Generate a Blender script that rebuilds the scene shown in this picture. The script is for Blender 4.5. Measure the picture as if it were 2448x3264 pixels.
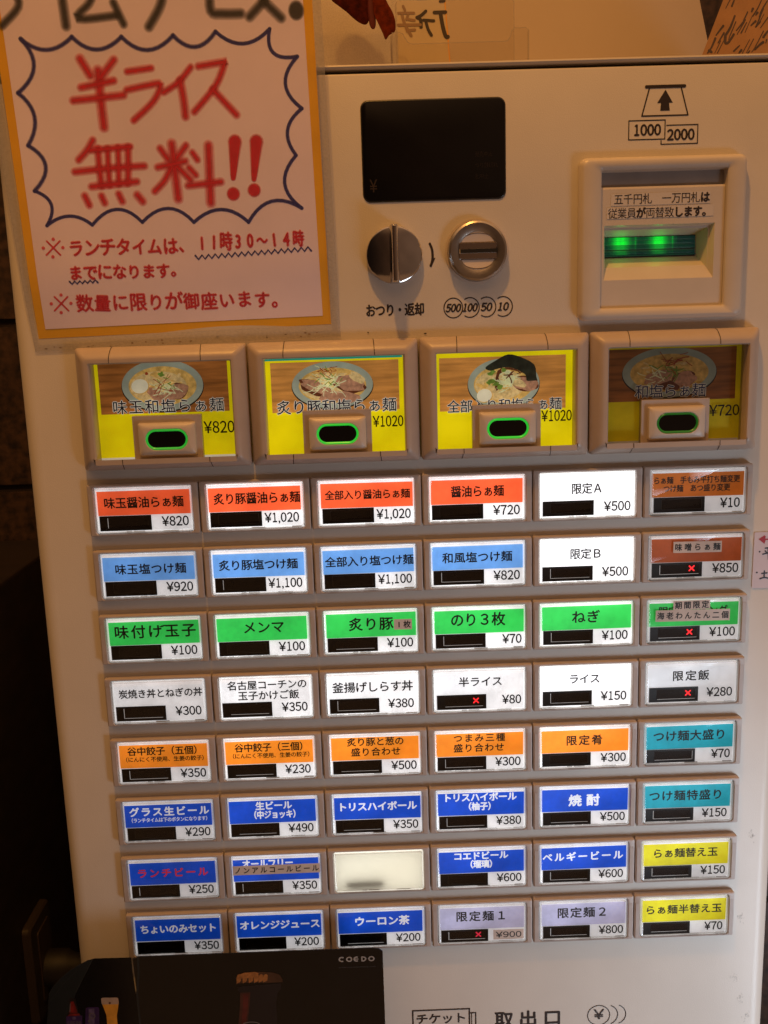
import bpy, bmesh, math, random
from mathutils import Vector, Matrix
random.seed(7)
SC = bpy.context.scene
COL = SC.collection
for o in list(bpy.data.objects): bpy.data.objects.remove(o)

# ------------------------------------------------------------------ camera
F_PX, IW, IH = 3100.0, 2448, 3264
RIGHT = Vector((0.9993714653834949, -0.01822801142120831, -0.03040417367524374))
DOWN = Vector((-0.03336116292360947, -0.193563895797007, -0.9805202960940003))
FWD = Vector((0.01198778485085838, 0.9809183237372568, -0.19405034184678938))
EYE = Vector((-0.0359394309976333, -0.6901551032366664, 0.29933408697164143))
cam = bpy.data.cameras.new('camera'); camo = bpy.data.objects.new('camera', cam); COL.objects.link(camo)
m = Matrix.Identity(4)
for i in range(3):
    m[i][0] = RIGHT[i]; m[i][1] = -DOWN[i]; m[i][2] = -FWD[i]; m[i][3] = EYE[i]
camo.matrix_world = m
cam.sensor_fit = 'HORIZONTAL'; cam.sensor_width = 36.0; cam.lens = 36.0 * F_PX / IW
cam.clip_start = 0.01; cam.clip_end = 60
cam.dof.use_dof = True; cam.dof.focus_distance = 0.73; cam.dof.aperture_fstop = 20
SC.camera = camo
SC.render.engine = 'CYCLES'
SC.render.resolution_x, SC.render.resolution_y = 768, 1024
SC.view_settings.view_transform = 'Standard'; SC.view_settings.look = 'None'
SC.view_settings.exposure = 0.14; SC.view_settings.gamma = 1.0
SC.view_settings.use_curve_mapping = False
SC.cycles.use_denoising = True
SC.cycles.max_bounces = 8; SC.cycles.transparent_max_bounces = 24
SC.cycles.sample_clamp_indirect = 4.0

def hit(px, py, p0, n):
    d = FWD * F_PX + RIGHT * (px - IW / 2) + DOWN * (py - IH / 2)
    s = (Vector(p0) - EYE).dot(n) / d.dot(n)
    return EYE + d * s
PY = 0.0045                     # front face of the cabinet
def at(px, py, y=PY):
    q = hit(px, py, (0, y, 0), Vector((0, 1, 0))); return (q.x, q.z)

# ------------------------------------------------------------------ light: dim room, a warm ceiling spot, daylight from the doorway
W = bpy.data.worlds.new('World'); SC.world = W; W.use_nodes = True
nt = W.node_tree; nt.nodes.clear()
out = nt.nodes.new('ShaderNodeOutputWorld'); bg = nt.nodes.new('ShaderNodeBackground')
tc = nt.nodes.new('ShaderNodeTexCoord'); sp = nt.nodes.new('ShaderNodeSeparateXYZ')
rx = nt.nodes.new('ShaderNodeValToRGB'); mr = nt.nodes.new('ShaderNodeMapRange')
nz = nt.nodes.new('ShaderNodeTexNoise'); nz.inputs['Scale'].default_value = 2.2
mx = nt.nodes.new('ShaderNodeMix'); mx.data_type = 'RGBA'; mx.blend_type = 'MULTIPLY'; mx.inputs[0].default_value = 0.8
nt.links.new(tc.outputs['Generated'], sp.inputs[0]); nt.links.new(tc.outputs['Generated'], nz.inputs['Vector'])
mr.inputs[1].default_value = -1; mr.inputs[2].default_value = 1
nt.links.new(sp.outputs['X'], mr.inputs[0]); nt.links.new(mr.outputs[0], rx.inputs[0])
e = rx.color_ramp.elements
e[0].position = 0.15; e[0].color = (0.015, 0.008, 0.005, 1)
e[1].position = 0.95; e[1].color = (0.24, 0.135, 0.08, 1)
ee = e.new(0.55); ee.color = (0.14, 0.063, 0.030, 1)
nt.links.new(rx.outputs[0], mx.inputs['A']); nt.links.new(nz.outputs['Fac'], mx.inputs['B'])
mz = nt.nodes.new('ShaderNodeMapRange'); mz.interpolation_type = 'SMOOTHSTEP'; mz.inputs[1].default_value = 0.38; mz.inputs[2].default_value = 0.75
nt.links.new(sp.outputs['Z'], mz.inputs[0])                       # warm lit ceiling overhead
cz = nt.nodes.new('ShaderNodeMix'); cz.data_type = 'RGBA'; cz.inputs['B'].default_value = (0.68, 0.355, 0.165, 1)
nt.links.new(mz.outputs[0], cz.inputs[0]); nt.links.new(mx.outputs['Result'], cz.inputs['A'])
nt.links.new(cz.outputs['Result'], bg.inputs[0]); bg.inputs[1].default_value = 1.0
nt.links.new(bg.outputs[0], out.inputs[0])

def lamp(name, typ, loc, target, energy, color, **kw):
    l = bpy.data.lights.new(name, typ); o = bpy.data.objects.new(name, l); COL.objects.link(o)
    o.location = loc
    o.rotation_euler = (Vector(target) - Vector(loc)).to_track_quat('-Z', 'Y').to_euler()
    l.energy = energy; l.color = color
    for k, v in kw.items(): setattr(l, k, v)
    return o
lamp('ceiling_spot', 'SPOT', (-0.13, -0.46, 1.40), (0.0, 0.0, 0.20), 25, (1.0, 0.44, 0.08),
     shadow_soft_size=0.03, spot_size=math.radians(95), spot_blend=0.9)
lamp('doorway_daylight', 'AREA', (1.00, -0.92, -0.62), (0.40, 0, -0.28), 1.25, (0.70, 0.85, 1.0),
     shape='RECTANGLE', size=0.5, size_y=0.6, spread=math.radians(46))

# ------------------------------------------------------------------ materials
def lin(r, g, b):
    f = lambda c: (c / 255 / 12.92) if c / 255 <= 0.04045 else ((c / 255 + 0.055) / 1.055) ** 2.4
    return (f(r), f(g), f(b), 1)
MATS = {}
def mat(name, col, rough=0.5, metal=0.0, var=0.08, vscale=60.0, bump=0.0, bscale=900.0, spec=0.5, coat=0.0,
        emit=None, estr=0.0, alpha=1.0, stain=None, wood=False, objcol=False):
    if name in MATS: return MATS[name]
    M = bpy.data.materials.new(name); M.use_nodes = True
    t = M.node_tree; b = t.nodes['Principled BSDF']
    b.inputs['Roughness'].default_value = rough; b.inputs['Metallic'].default_value = metal
    b.inputs['Specular IOR Level'].default_value = spec; b.inputs['Alpha'].default_value = alpha
    b.inputs['Coat Weight'].default_value = coat; b.inputs['Coat Roughness'].default_value = 0.08
    tc = t.nodes.new('ShaderNodeTexCoord'); c = tuple(col[:3]) + (1,)
    n = t.nodes.new('ShaderNodeTexNoise'); n.inputs['Scale'].default_value = vscale; n.inputs['Detail'].default_value = 5
    vec = tc.outputs['Object']
    if wood:
        mp = t.nodes.new('ShaderNodeMapping'); mp.inputs['Scale'].default_value = (0.25, 1, 3.2)
        t.links.new(vec, mp.inputs['Vector']); vec = mp.outputs['Vector']
    t.links.new(vec, n.inputs['Vector'])
    r = t.nodes.new('ShaderNodeValToRGB')
    r.color_ramp.elements[0].position = 0.3; r.color_ramp.elements[1].position = 0.7
    r.color_ramp.elements[0].color = tuple(max(0, x * (1 - var)) for x in c[:3]) + (1,)
    r.color_ramp.elements[1].color = tuple(min(1, x * (1 + var)) for x in c[:3]) + (1,)
    t.links.new(n.outputs['Fac'], r.inputs[0]); colout = r.outputs[0]
    if stain:
        sc_, lo, hi, scol = stain
        n2 = t.nodes.new('ShaderNodeTexNoise'); n2.inputs['Scale'].default_value = sc_; n2.inputs['Detail'].default_value = 8
        n2.inputs['Roughness'].default_value = 0.65
        t.links.new(tc.outputs['Object'], n2.inputs['Vector'])
        r2 = t.nodes.new('ShaderNodeMapRange'); r2.inputs[1].default_value = lo; r2.inputs[2].default_value = hi
        t.links.new(n2.outputs['Fac'], r2.inputs[0])
        x = t.nodes.new('ShaderNodeMix'); x.data_type = 'RGBA'; x.inputs['B'].default_value = tuple(scol) + (1,)
        t.links.new(r2.outputs[0], x.inputs[0]); t.links.new(colout, x.inputs['A']); colout = x.outputs['Result']
    if objcol:                                   # paper mottling and uneven backlight put into the colour, different on every card
        oi2 = t.nodes.new('ShaderNodeObjectInfo'); mw = t.nodes.new('ShaderNodeMath'); mw.operation = 'MULTIPLY'; mw.inputs[1].default_value = 40
        n4 = t.nodes.new('ShaderNodeTexNoise'); n4.noise_dimensions = '4D'; n4.inputs['Scale'].default_value = 38; n4.inputs['Detail'].default_value = 3
        t.links.new(oi2.outputs['Random'], mw.inputs[0]); t.links.new(mw.outputs[0], n4.inputs['W']); t.links.new(tc.outputs['Object'], n4.inputs['Vector'])
        m4 = t.nodes.new('ShaderNodeMapRange'); m4.inputs[1].default_value = 0.3; m4.inputs[2].default_value = 0.7; m4.inputs[3].default_value = 0.80; m4.inputs[4].default_value = 1.10
        t.links.new(n4.outputs['Fac'], m4.inputs[0])
        x4 = t.nodes.new('ShaderNodeVectorMath'); x4.operation = 'SCALE'; t.links.new(colout, x4.inputs[0]); t.links.new(m4.outputs[0], x4.inputs['Scale']); colout = x4.outputs[0]
    t.links.new(colout, b.inputs['Base Color'])
    if bump > 0:
        n3 = t.nodes.new('ShaderNodeTexNoise'); n3.inputs['Scale'].default_value = bscale; n3.inputs['Detail'].default_value = 3
        t.links.new(tc.outputs['Object'], n3.inputs['Vector'])
        bp = t.nodes.new('ShaderNodeBump'); bp.inputs['Strength'].default_value = bump; bp.inputs['Distance'].default_value = 0.0006
        t.links.new(n3.outputs['Fac'], bp.inputs['Height']); t.links.new(bp.outputs[0], b.inputs['Normal'])
    if emit:
        if objcol:
            t.links.new(colout, b.inputs['Emission Color'])
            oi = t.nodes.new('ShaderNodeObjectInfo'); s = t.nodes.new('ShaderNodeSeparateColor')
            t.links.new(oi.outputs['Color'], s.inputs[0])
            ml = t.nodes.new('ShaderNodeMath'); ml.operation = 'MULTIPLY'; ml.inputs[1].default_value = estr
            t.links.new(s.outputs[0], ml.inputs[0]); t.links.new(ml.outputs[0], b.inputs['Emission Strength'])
        else:
            b.inputs['Emission Color'].default_value = tuple(emit[:3]) + (1,)
            b.inputs['Emission Strength'].default_value = estr
    MATS[name] = M
    return M
def clear(name, tint=(1, 1, 1), trans=0.9, gloss=1.0, frost=0.0, rough=0.05):
    """thin clear plastic: see-through, shiny, a little milky"""
    if name in MATS: return MATS[name]
    M = bpy.data.materials.new(name); M.use_nodes = True
    t = M.node_tree; t.nodes.clear(); N = t.nodes.new
    o = N('ShaderNodeOutputMaterial'); tr = N('ShaderNodeBsdfTransparent'); gl = N('ShaderNodeBsdfGlossy')
    tr.inputs[0].default_value = tuple(tint) + (1,); gl.inputs['Roughness'].default_value = rough
    fr = N('ShaderNodeFresnel'); fr.inputs[0].default_value = 1.45
    mul = N('ShaderNodeMath'); mul.operation = 'MULTIPLY'; mul.inputs[1].default_value = gloss
    t.links.new(fr.outputs[0], mul.inputs[0])
    m1 = N('ShaderNodeMixShader'); t.links.new(mul.outputs[0], m1.inputs[0])
    src = tr.outputs[0]
    if frost > 0:
        df = N('ShaderNodeBsdfDiffuse'); tl = N('ShaderNodeBsdfTranslucent'); mm = N('ShaderNodeMixShader'); m0 = N('ShaderNodeMixShader')
        df.inputs[0].default_value = tl.inputs[0].default_value = (0.85, 0.84, 0.82, 1)
        mm.inputs[0].default_value = 0.5; t.links.new(df.outputs[0], mm.inputs[1]); t.links.new(tl.outputs[0], mm.inputs[2])
        nn = N('ShaderNodeTexNoise'); nn.inputs['Scale'].default_value = 120
        mrr = N('ShaderNodeMapRange'); mrr.inputs[3].default_value = frost * 0.7; mrr.inputs[4].default_value = min(1, frost * 1.3)
        t.links.new(nn.outputs['Fac'], mrr.inputs[0]); t.links.new(mrr.outputs[0], m0.inputs[0])
        t.links.new(tr.outputs[0], m0.inputs[1]); t.links.new(mm.outputs[0], m0.inputs[2]); src = m0.outputs[0]
    t.links.new(src, m1.inputs[1]); t.links.new(gl.outputs[0], m1.inputs[2]); t.links.new(m1.outputs[0], o.inputs[0])
    MATS[name] = M
    return M

PANEL = mat('cream_panel_paint', (0.66, 0.61, 0.55), 0.38, var=0.025, vscale=25, bump=0.22, bscale=1500,
            stain=(9.0, 0.71, 0.80, (0.40, 0.34, 0.28)))
HOUSE = mat('grey_brown_plastic', (0.46, 0.395, 0.365), 0.42, var=0.05, vscale=120, bump=0.2, bscale=2200)
FRAME = mat('taupe_plastic', (0.50, 0.41, 0.35), 0.33, var=0.04, vscale=60, bump=0.15, bscale=2000, stain=(14, .70, .78, (0.2, .15, .11)))
CAP = mat('cream_plastic', (0.62, 0.54, 0.47), 0.34, var=0.03, vscale=80, bump=0.12, bscale=2000)
BEZEL = mat('bill_bezel_plastic', (0.64, 0.57, 0.50), 0.32, var=0.03, vscale=60, bump=0.1, bscale=2000, stain=(16, .70, .78, (0.42, .3, .2)))
INK = mat('dark_print_ink', (0.028, 0.018, 0.016), 0.5, var=0.15)
GAP = mat('dark_gap', (0.006, 0.005, 0.005), 0.8)
BLACKGLOSS = mat('black_gloss_window', (0.0035, 0.0033, 0.0035), 0.12, var=0.2)
BLACKWIN = mat('black_window_print', (0.005, 0.005, 0.006), 0.35, var=0.2)
WINLINE = mat('window_edge_line', (0.10, 0.10, 0.10), 0.3)
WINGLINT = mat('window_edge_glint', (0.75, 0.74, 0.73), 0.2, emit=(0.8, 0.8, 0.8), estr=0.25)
CHROME = mat('polished_chrome', (0.62, 0.58, 0.56), 0.09, metal=1.0, var=0.04)
STEEL = mat('brushed_steel', (0.46, 0.42, 0.38), 0.30, metal=1.0, var=0.08, vscale=200, bump=0.1, bscale=600)
STEELFLAT = mat('satin_steel_plate', (0.72, 0.63, 0.56), 0.42, metal=0.12, var=0.05)
LABELTXT = mat('label_black_ink', (0.012, 0.011, 0.012), 0.6)
TAPE = mat('tape_label_beige', (0.56, 0.46, 0.41), 0.42, var=0.05, vscale=200, emit=(1, 1, 1), estr=0.16, objcol=True)
REDLED = mat('red_led_cross', (0.3, 0.01, 0.01), 0.5, emit=(1.0, 0.025, 0.03), estr=1.05)
GREENRING = mat('green_led_ring', (0.02, 0.2, 0.02), 0.3, emit=(0.012, 0.40, 0.025), estr=1.0, objcol=False)
GREENMID = mat('green_led_ring_soft', (0.02, 0.18, 0.02), 0.3, emit=(0.010, 0.26, 0.02), estr=1.0)
GREENDIM = mat('green_led_ring_dim', (0.02, 0.16, 0.02), 0.3, emit=(0.006, 0.13, 0.012), estr=0.3)

def lab(name, rgb, k=1.0, base=0.55):
    c = lin(*rgb)
    return mat('label_' + name, c, 0.55, var=0.05, vscale=260, emit=c, estr=k, objcol=True)
LAB = {'red': lab('orange_red', (255, 104, 58), 0.92), 'sky': lab('sky_blue', (112, 170, 235), 1.0), 'green': lab('green', (55, 208, 92), 0.95),
       'white': lab('white', (246, 246, 248), 0.95), 'orange': lab('orange', (255, 152, 42), 0.95), 'blue': lab('blue', (20, 82, 205), 1.0),
       'teal': lab('teal', (20, 178, 196), 0.9), 'yellow': lab('yellow', (238, 226, 14), 0.85), 'brown': lab('brown_orange', (205, 110, 30), 0.9),
       'rust': lab('rust', (180, 84, 34), 0.9), 'lav': lab('lavender', (206, 202, 230), 0.85)}
WHITEINK = lab('white_ink', (250, 250, 250), 0.95)
REDINK = lab('red_ink', (235, 60, 80), 0.8)
COVER = clear('clear_cover_plastic', gloss=0.85, rough=0.04)
RIM = clear('clear_cover_rim', trans=0.5, gloss=1.6, frost=0.34, rough=0.10)
GLASS = clear('clear_pane', gloss=0.8, rough=0.03)

# ------------------------------------------------------------------ mesh helpers
class MB:
    def __init__(s): s.v = []; s.f = []; s.mi = []; s.ms = []
    def slot(s, m):
        if m not in s.ms: s.ms.append(m)
        return s.ms.index(m)
    def add(s, vs, fs, m):
        k = len(s.v); i = s.slot(m)
        s.v += [tuple(v) for v in vs]
        for f in fs: s.f.append(tuple(a + k for a in f)); s.mi.append(i)
    def box(s, x0, x1, y0, y1, z0, z1, m):
        vs = [(x, y, z) for x in (x0, x1) for y in (y0, y1) for z in (z0, z1)]
        s.add(vs, [(0, 1, 3, 2), (4, 6, 7, 5), (0, 4, 5, 1), (2, 3, 7, 6), (0, 2, 6, 4), (1, 5, 7, 3)], m)
    def poly(s, pts, y, m):           # flat polygon facing -y; pts (x,z)
        s.add([(x, y, z) for x, z in pts], [tuple(range(len(pts)))], m)
    def rect(s, x0, x1, z0, z1, y, m): s.poly([(x0, z0), (x1, z0), (x1, z1), (x0, z1)], y, m)
    def loft(s, loops, m, cap0=False, cap1=False):   # loops: list of equal-length lists of 3d points
        n = len(loops[0]); vs = [p for l in loops for p in l]; fs = []
        for a in range(len(loops) - 1):
            for i in range(n):
                j = (i + 1) % n
                fs.append((a * n + i, a * n + j, (a + 1) * n + j, (a + 1) * n + i))
        if cap0: fs.append(tuple(range(n)))
        if cap1: fs.append(tuple((len(loops) - 1) * n + i for i in range(n)))
        s.add(vs, fs, m)
    def build(s, name, parent=None, loc=None, smooth=True, bev=0.0):
        me = bpy.data.meshes.new(name)
        me.from_pydata(s.v, [], s.f)
        for mm in s.ms: me.materials.append(mm)
        me.polygons.foreach_set('material_index', s.mi)
        bm = bmesh.new(); bm.from_mesh(me)
        bmesh.ops.remove_doubles(bm, verts=bm.verts, dist=1e-7)
        bmesh.ops.recalc_face_normals(bm, faces=bm.faces)
        if bev > 0:
            bmesh.ops.bevel(bm, geom=[x for x in bm.edges if len(x.link_faces) == 2 and x.calc_face_angle(0) > 0.5],
                            offset=bev, segments=2, affect='EDGES', profile=0.5)
        bm.to_mesh(me); bm.free()
        if smooth:
            me.polygons.foreach_set('use_smooth', [True] * len(me.polygons))
            me.set_sharp_from_angle(angle=math.radians(38))
        o = bpy.data.objects.new(name, me); COL.objects.link(o)
        if parent: o.parent = parent
        if loc: o.location = loc
        return o
def rr(cx, cz, hw, hh, r, n=5):
    pts = []
    for (sx, sz, a0) in ((1, 1, 0), (-1, 1, 90), (-1, -1, 180), (1, -1, 270)):
        for i in range(n + 1):
            a = math.radians(a0 + 90 * i / n)
            pts.append((cx + sx * (hw - r) + r * math.cos(a), cz + sz * (hh - r) + r * math.sin(a)))
    return pts
def y_(pts, y): return [(p[0], y, p[1]) for p in pts]
def ell(cx, cz, a, b, n=40, rot=0.0):
    ca, sa = math.cos(rot), math.sin(rot)
    return [(cx + a * math.cos(t) * ca - b * math.sin(t) * sa, cz + a * math.cos(t) * sa + b * math.sin(t) * ca)
            for t in (2 * math.pi * i / n for i in range(n))]
def smooth_line(p, k=5, closed=False):
    if len(p) < 3 or k < 2: return list(p)
    res = []; n = len(p)
    for i in range(n if closed else n - 1):
        g = (lambda j: p[j % n]) if closed else (lambda j: p[max(0, min(n - 1, j))])
        a, b, c, d = g(i - 1), g(i), g(i + 1), g(i + 2)
        for q in range(k):
            t = q / k
            res.append(tuple(0.5 * (2 * b[x] + (c[x] - a[x]) * t + (2 * a[x] - 5 * b[x] + 4 * c[x] - d[x]) * t * t + (3 * b[x] - a[x] - 3 * c[x] + d[x]) * t ** 3) for x in (0, 1)))
    if not closed: res.append(p[-1])
    return res
def ribbon(p, w, closed=False, taper=None, caps=True):
    """stroke outline as (verts2d, faces)"""
    n = len(p); L = []; R = []
    for i in range(n):
        a = p[(i - 1) % n] if (closed or i > 0) else p[i]; b = p[(i + 1) % n] if (closed or i < n - 1) else p[i]
        dx, dz = b[0] - a[0], b[1] - a[1]; l = math.hypot(dx, dz) or 1e-9
        k = w / 2
        if taper: k *= taper[0] + (taper[1] - taper[0]) * i / max(1, n - 1)
        L.append((p[i][0] - dz / l * k, p[i][1] + dx / l * k)); R.append((p[i][0] + dz / l * k, p[i][1] - dx / l * k))
    vs = L + R; fs = []
    for i in range(n if closed else n - 1):
        j = (i + 1) % n; fs.append((i, j, n + j, n + i))
    if caps and not closed:
        for e_, q in ((0, 1), (n - 1, n - 2)):
            dx, dz = p[e_][0] - p[q][0], p[e_][1] - p[q][1]; l = math.hypot(dx, dz) or 1e-9
            a0 = math.atan2(dz, dx); r = math.hypot(L[e_][0] - R[e_][0], L[e_][1] - R[e_][1]) / 2
            k = len(vs); arc = [(p[e_][0] + r * math.cos(a0 + t), p[e_][1] + r * math.sin(a0 + t)) for t in [math.pi * (0.5 - i / 6) for i in range(7)]]
            vs += arc; fs.append(tuple(range(k, k + 7)))
    return vs, fs

# ------------------------------------------------------------------ lettering
_GL = {}
def glyph(ch):
    k = ch
    if k in _GL: return _GL[k]
    cu = bpy.data.curves.new('g', 'FONT'); cu.body = ch; cu.resolution_u = 3; cu.fill_mode = 'FRONT'
    o = bpy.data.objects.new('g', cu); COL.objects.link(o); bpy.context.view_layer.update()
    me = bpy.data.meshes.new_from_object(o.evaluated_get(bpy.context.evaluated_depsgraph_get()))
    vs = [(v.co.x, v.co.y) for v in me.vertices]; fs = [tuple(p.vertices) for p in me.polygons]
    bpy.data.objects.remove(o); bpy.data.curves.remove(cu); bpy.data.meshes.remove(me)
    _GL[k] = (vs, fs); return _GL[k]
def text_cells(s, u0, u1, h, bold=0.012, sx=1.0):
    """full-width setting: characters on equal cells whose ink spans u0..u1; returns (verts,faces), baseline-centre at 0"""
    n = len(s); W_ = u1 - u0; cw = min(h, W_) if n > 1 else W_
    pitch = (W_ - cw) / (n - 1) if n > 1 else 0
    V = []; Fc = []
    for i, ch in enumerate(s):
        if ch in ' \u3000': continue
        vs, fs = glyph(ch)
        if not vs: continue
        if ord(ch) > 0x2000: ox = 0.5
        else: ox = (min(v[0] for v in vs) + max(v[0] for v in vs)) / 2
        cx = u0 + cw / 2 + i * pitch; k = len(V)
        wsc = min(1.12, max(0.86, pitch / h)) if n > 1 else 1.0
        V += [(cx + (x - ox) * h * wsc * sx * 1.03, (y - 0.37) * h * 1.12) for x, y in vs]
        Fc += [tuple(a + k for a in f) for f in fs]
    return V, Fc, bold * h
def text_fit(s, x0, x1, z0, z1, bold=0.0, shear=0.0):
    """proportional setting fitted to a box"""
    vs, fs = glyph(s)
    vs = [(x + shear * y, y) for x, y in vs]
    a, b = min(v[0] for v in vs), max(v[0] for v in vs); c, d = min(v[1] for v in vs), max(v[1] for v in vs)
    return [(x0 + (x - a) / (b - a) * (x1 - x0), z0 + (y - c) / (d - c) * (z1 - z0)) for x, y in vs], fs, bold * (z1 - z0) * 0.8
def digits(s, x0, x1, z0, z1, bold=0.02, shear=0.0):
    wd = lambda c: 0.42 if c == ',' else 1.12 if c == '¥' else 1.0
    tot = sum(wd(c) for c in s); u = (x1 - x0) / tot; h = z1 - z0; x = x0; V = []; Fc = []
    for c in s:
        vs, fs = glyph(c if c == ',' else '￥' if c == '¥' else chr(ord(c) + 0xFEE0))
        a, b = min(v[0] for v in vs), max(v[0] for v in vs); lo, hi = min(v[1] for v in vs), max(v[1] for v in vs)
        w = u * wd(c); k = len(V)
        gw = w * (0.62 if c == '1' else 0.5 if c == ',' else 0.98 if c == '¥' else 0.86)
        if c == ',': zz0, hh_ = z0 - h * .16, h * .30
        else: zz0, hh_ = z0, h
        for X, Y in vs:
            q = (Y - lo) / (hi - lo)
            V.append((x + (w - gw) / 2 + (X - a) / (b - a) * gw + shear * q * h, zz0 + q * hh_))
        Fc += [tuple(i + k for i in f) for f in fs]; x += w
    return V, Fc, bold * h
def put(mb, vf, y, m, dx=0, dz=0):
    vs, fs = vf[:2]; b = vf[2] if len(vf) > 2 else 0
    offs = [(0, 0)] if b <= 0 else [(-b, 0), (b, 0), (0, b), (0, -b)] if b > .00006 else [(-b, 0), (b, 0)]
    for i, (ox, oz) in enumerate(offs):        # heavier strokes: the same letter printed again a hair to the side
        mb.add([(x + dx + ox, y - i * 4e-6, z + dz + oz) for x, z in vs], fs, m)

def tag(o, label, cat, group=None, kind=None):
    o['label'] = label; o['category'] = cat
    if group: o['group'] = group
    if kind: o['kind'] = kind
    return o
def thing(name, label, cat, loc=(0, 0, 0), group=None):
    o = bpy.data.objects.new(name, None); COL.objects.link(o); o.location = loc; o.empty_display_size = 0.05
    return tag(o, label, cat, group)

# ================================================================== SETTING
FLOOR_Z = -1.0
fm = MB(); fm.box(-4, 5, -4, 5, FLOOR_Z - 0.05, FLOOR_Z, mat('floor_stone', (0.36, 0.33, 0.31), 0.6, var=0.28, vscale=14, bump=0.4, bscale=120))
fl = fm.build('floor', smooth=False); fl['kind'] = 'structure'
wm = MB()
TILE = mat('dark_tile', (0.045, 0.023, 0.013), 0.55, var=0.75, vscale=110, bump=0.5, bscale=200)
MORT = mat('tile_joint', (0.022, 0.014, 0.011), 0.9, var=0.3)
WY = 0.42
wm.box(-2.5, 0.62, WY + 0.006, WY + 0.06, FLOOR_Z, 2.2, MORT)
tz = FLOOR_Z + 0.004; row = 0
while tz < 2.2:
    tx = -2.5 + (0.14 if row % 2 else 0)
    while tx < 0.60:
        wm.box(tx + 0.004, min(tx + 0.286, 0.615), WY + random.uniform(-0.0015, 0.0015), WY + 0.0058, tz, tz + 0.178, TILE); tx += 0.29
    tz += 0.187; row += 1
wo = wm.build('back_wall', smooth=False); wo['kind'] = 'structure'
pm = MB(); pm.box(-0.70, -0.395, -0.30, WY - 0.004, FLOOR_Z, 0.062, mat('dark_stained_wood', (0.016, 0.009, 0.006), 0.5, var=0.5, vscale=20, bump=0.2, bscale=80, wood=True))
po = pm.build('side_partition', smooth=False, bev=0.003); po['kind'] = 'structure'

# ================================================================== TICKET MACHINE
XL, XR, ZT = -0.2833, 0.2717, 0.4612
mach = thing('ticket_machine', 'cream restaurant ticket vending machine covered in lit menu buttons', 'vending machine', (0, 0.2, FLOOR_Z))
def part(mb, name, parent=None, **k):
    o = mb.build(name, **k)
    p = parent or mach
    o.parent = p
    if p is mach: o.matrix_parent_inverse = Matrix.Translation(-mach.location)
    return o
body = MB(); R = 0.0125
prof = [(XL, 0.36), (XL, PY + R)]
prof += [(XL + R - R * math.cos(a), PY + R - R * math.sin(a)) for a in [math.pi / 2 * i / 8 for i in range(1, 9)]]
prof += [(XR - R + R * math.sin(a), PY + R - R * math.cos(a)) for a in [math.pi / 2 * i / 8 for i in range(0, 9)]]
prof += [(XR, 0.36)]
cx = (XL + XR) / 2
def shrink(p, d): return [(x + (d if x < cx else -d) * (1 if abs(x - cx) > 0.2 else 0), y + d) for x, y in p]
body.loft([[(x, y, FLOOR_Z + 0.0005) for x, y in prof], [(x, y, ZT - 0.0016) for x, y in prof],
           [(x, y, ZT - 0.0005) for x, y in shrink(prof, 0.0004)], [(x, y, ZT) for x, y in shrink(prof, 0.0016)]], PANEL, True, True)
hx0, hx1, hz0, hz1 = .131, .203, .326, .355
for i, f in enumerate(body.f):
    if len(f) == 4 and all(abs(body.v[a][1] - PY) < 1e-9 for a in f) and max(body.v[a][2] for a in f) - min(body.v[a][2] for a in f) > 1:
        x_0 = min(body.v[a][0] for a in f); x_1 = max(body.v[a][0] for a in f); z_0 = min(body.v[a][2] for a in f); z_1 = max(body.v[a][2] for a in f)
        body.f.pop(i); body.mi.pop(i); break
g_ = [(x_0, z_0), (x_1, z_0), (x_1, z_1), (x_0, z_1)]; h_ = [(hx0, hz0), (hx1, hz0), (hx1, hz1), (hx0, hz1)]
for i in range(4): body.poly([g_[i], g_[(i + 1) % 4], h_[(i + 1) % 4], h_[i]], PY, PANEL)
# --- printed marks on the cabinet
PM = PY - 0.00015
def pxline(mb, pts, w, m, y=PM, closed=False, sm=1, taper=None):
    q = [at(a, b, y) for a, b in pts]
    if sm > 1: q = smooth_line(q, sm, closed)
    put(mb, ribbon(q, w, closed, taper), y, m)
def pxpoly(mb, pts, m, y=PM): mb.poly([at(a, b, y) for a, b in pts], y, m)
mark0 = len(body.v)
# bank note icon (measured in metres on the panel)
ic = [(0.1563, 0.4297), (0.1612, 0.4478), (0.1826, 0.4478), (0.1878, 0.4297)]
for i in range(4):
    put(body, ribbon([ic[i], ic[(i + 1) % 4]], 0.0009), PM - i * 2e-5, INK)
put(body, ribbon([(0.1590, 0.4483), (0.1850, 0.4483)], 0.0021), PM - 1e-4, INK)
body.poly([(0.1721, 0.4462), (0.1773, 0.4378), (0.1747, 0.4378), (0.1753, 0.4328), (0.1688, 0.4328), (0.1692, 0.4378), (0.1666, 0.4378)][::-1], PM, INK)
def obox(mb, x0, x1, z0, z1, w, y, m):
    mb.rect(x0, x1, z1 - w, z1, y, m); mb.rect(x0, x1, z0, z0 + w, y, m)
    mb.rect(x0, x0 + w, z0 + w, z1 - w, y, m); mb.rect(x1 - w, x1, z0 + w, z1 - w, y, m)
obox(body, 0.1472, 0.1727, 0.4142, 0.4272, 0.0007, PM, INK)
put(body, digits('1000', 0.1507, 0.1697, 0.4172, 0.4242, 0.05), PM, INK)
for (a, b, c, d) in ((0.1695, 0.1952, 0.4108, 0.4115), (0.1945, 0.1952, 0.4115, 0.4230), (0.1732, 0.1952, 0.4230, 0.4237), (0.1695, 0.1702, 0.4115, 0.4138)):
    body.rect(a, b, c, d, PM - 2e-5, INK)
put(body, digits('2000', 0.1738, 0.1928, 0.4137, 0.4206, 0.05), PM - 3e-5, INK)
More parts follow.
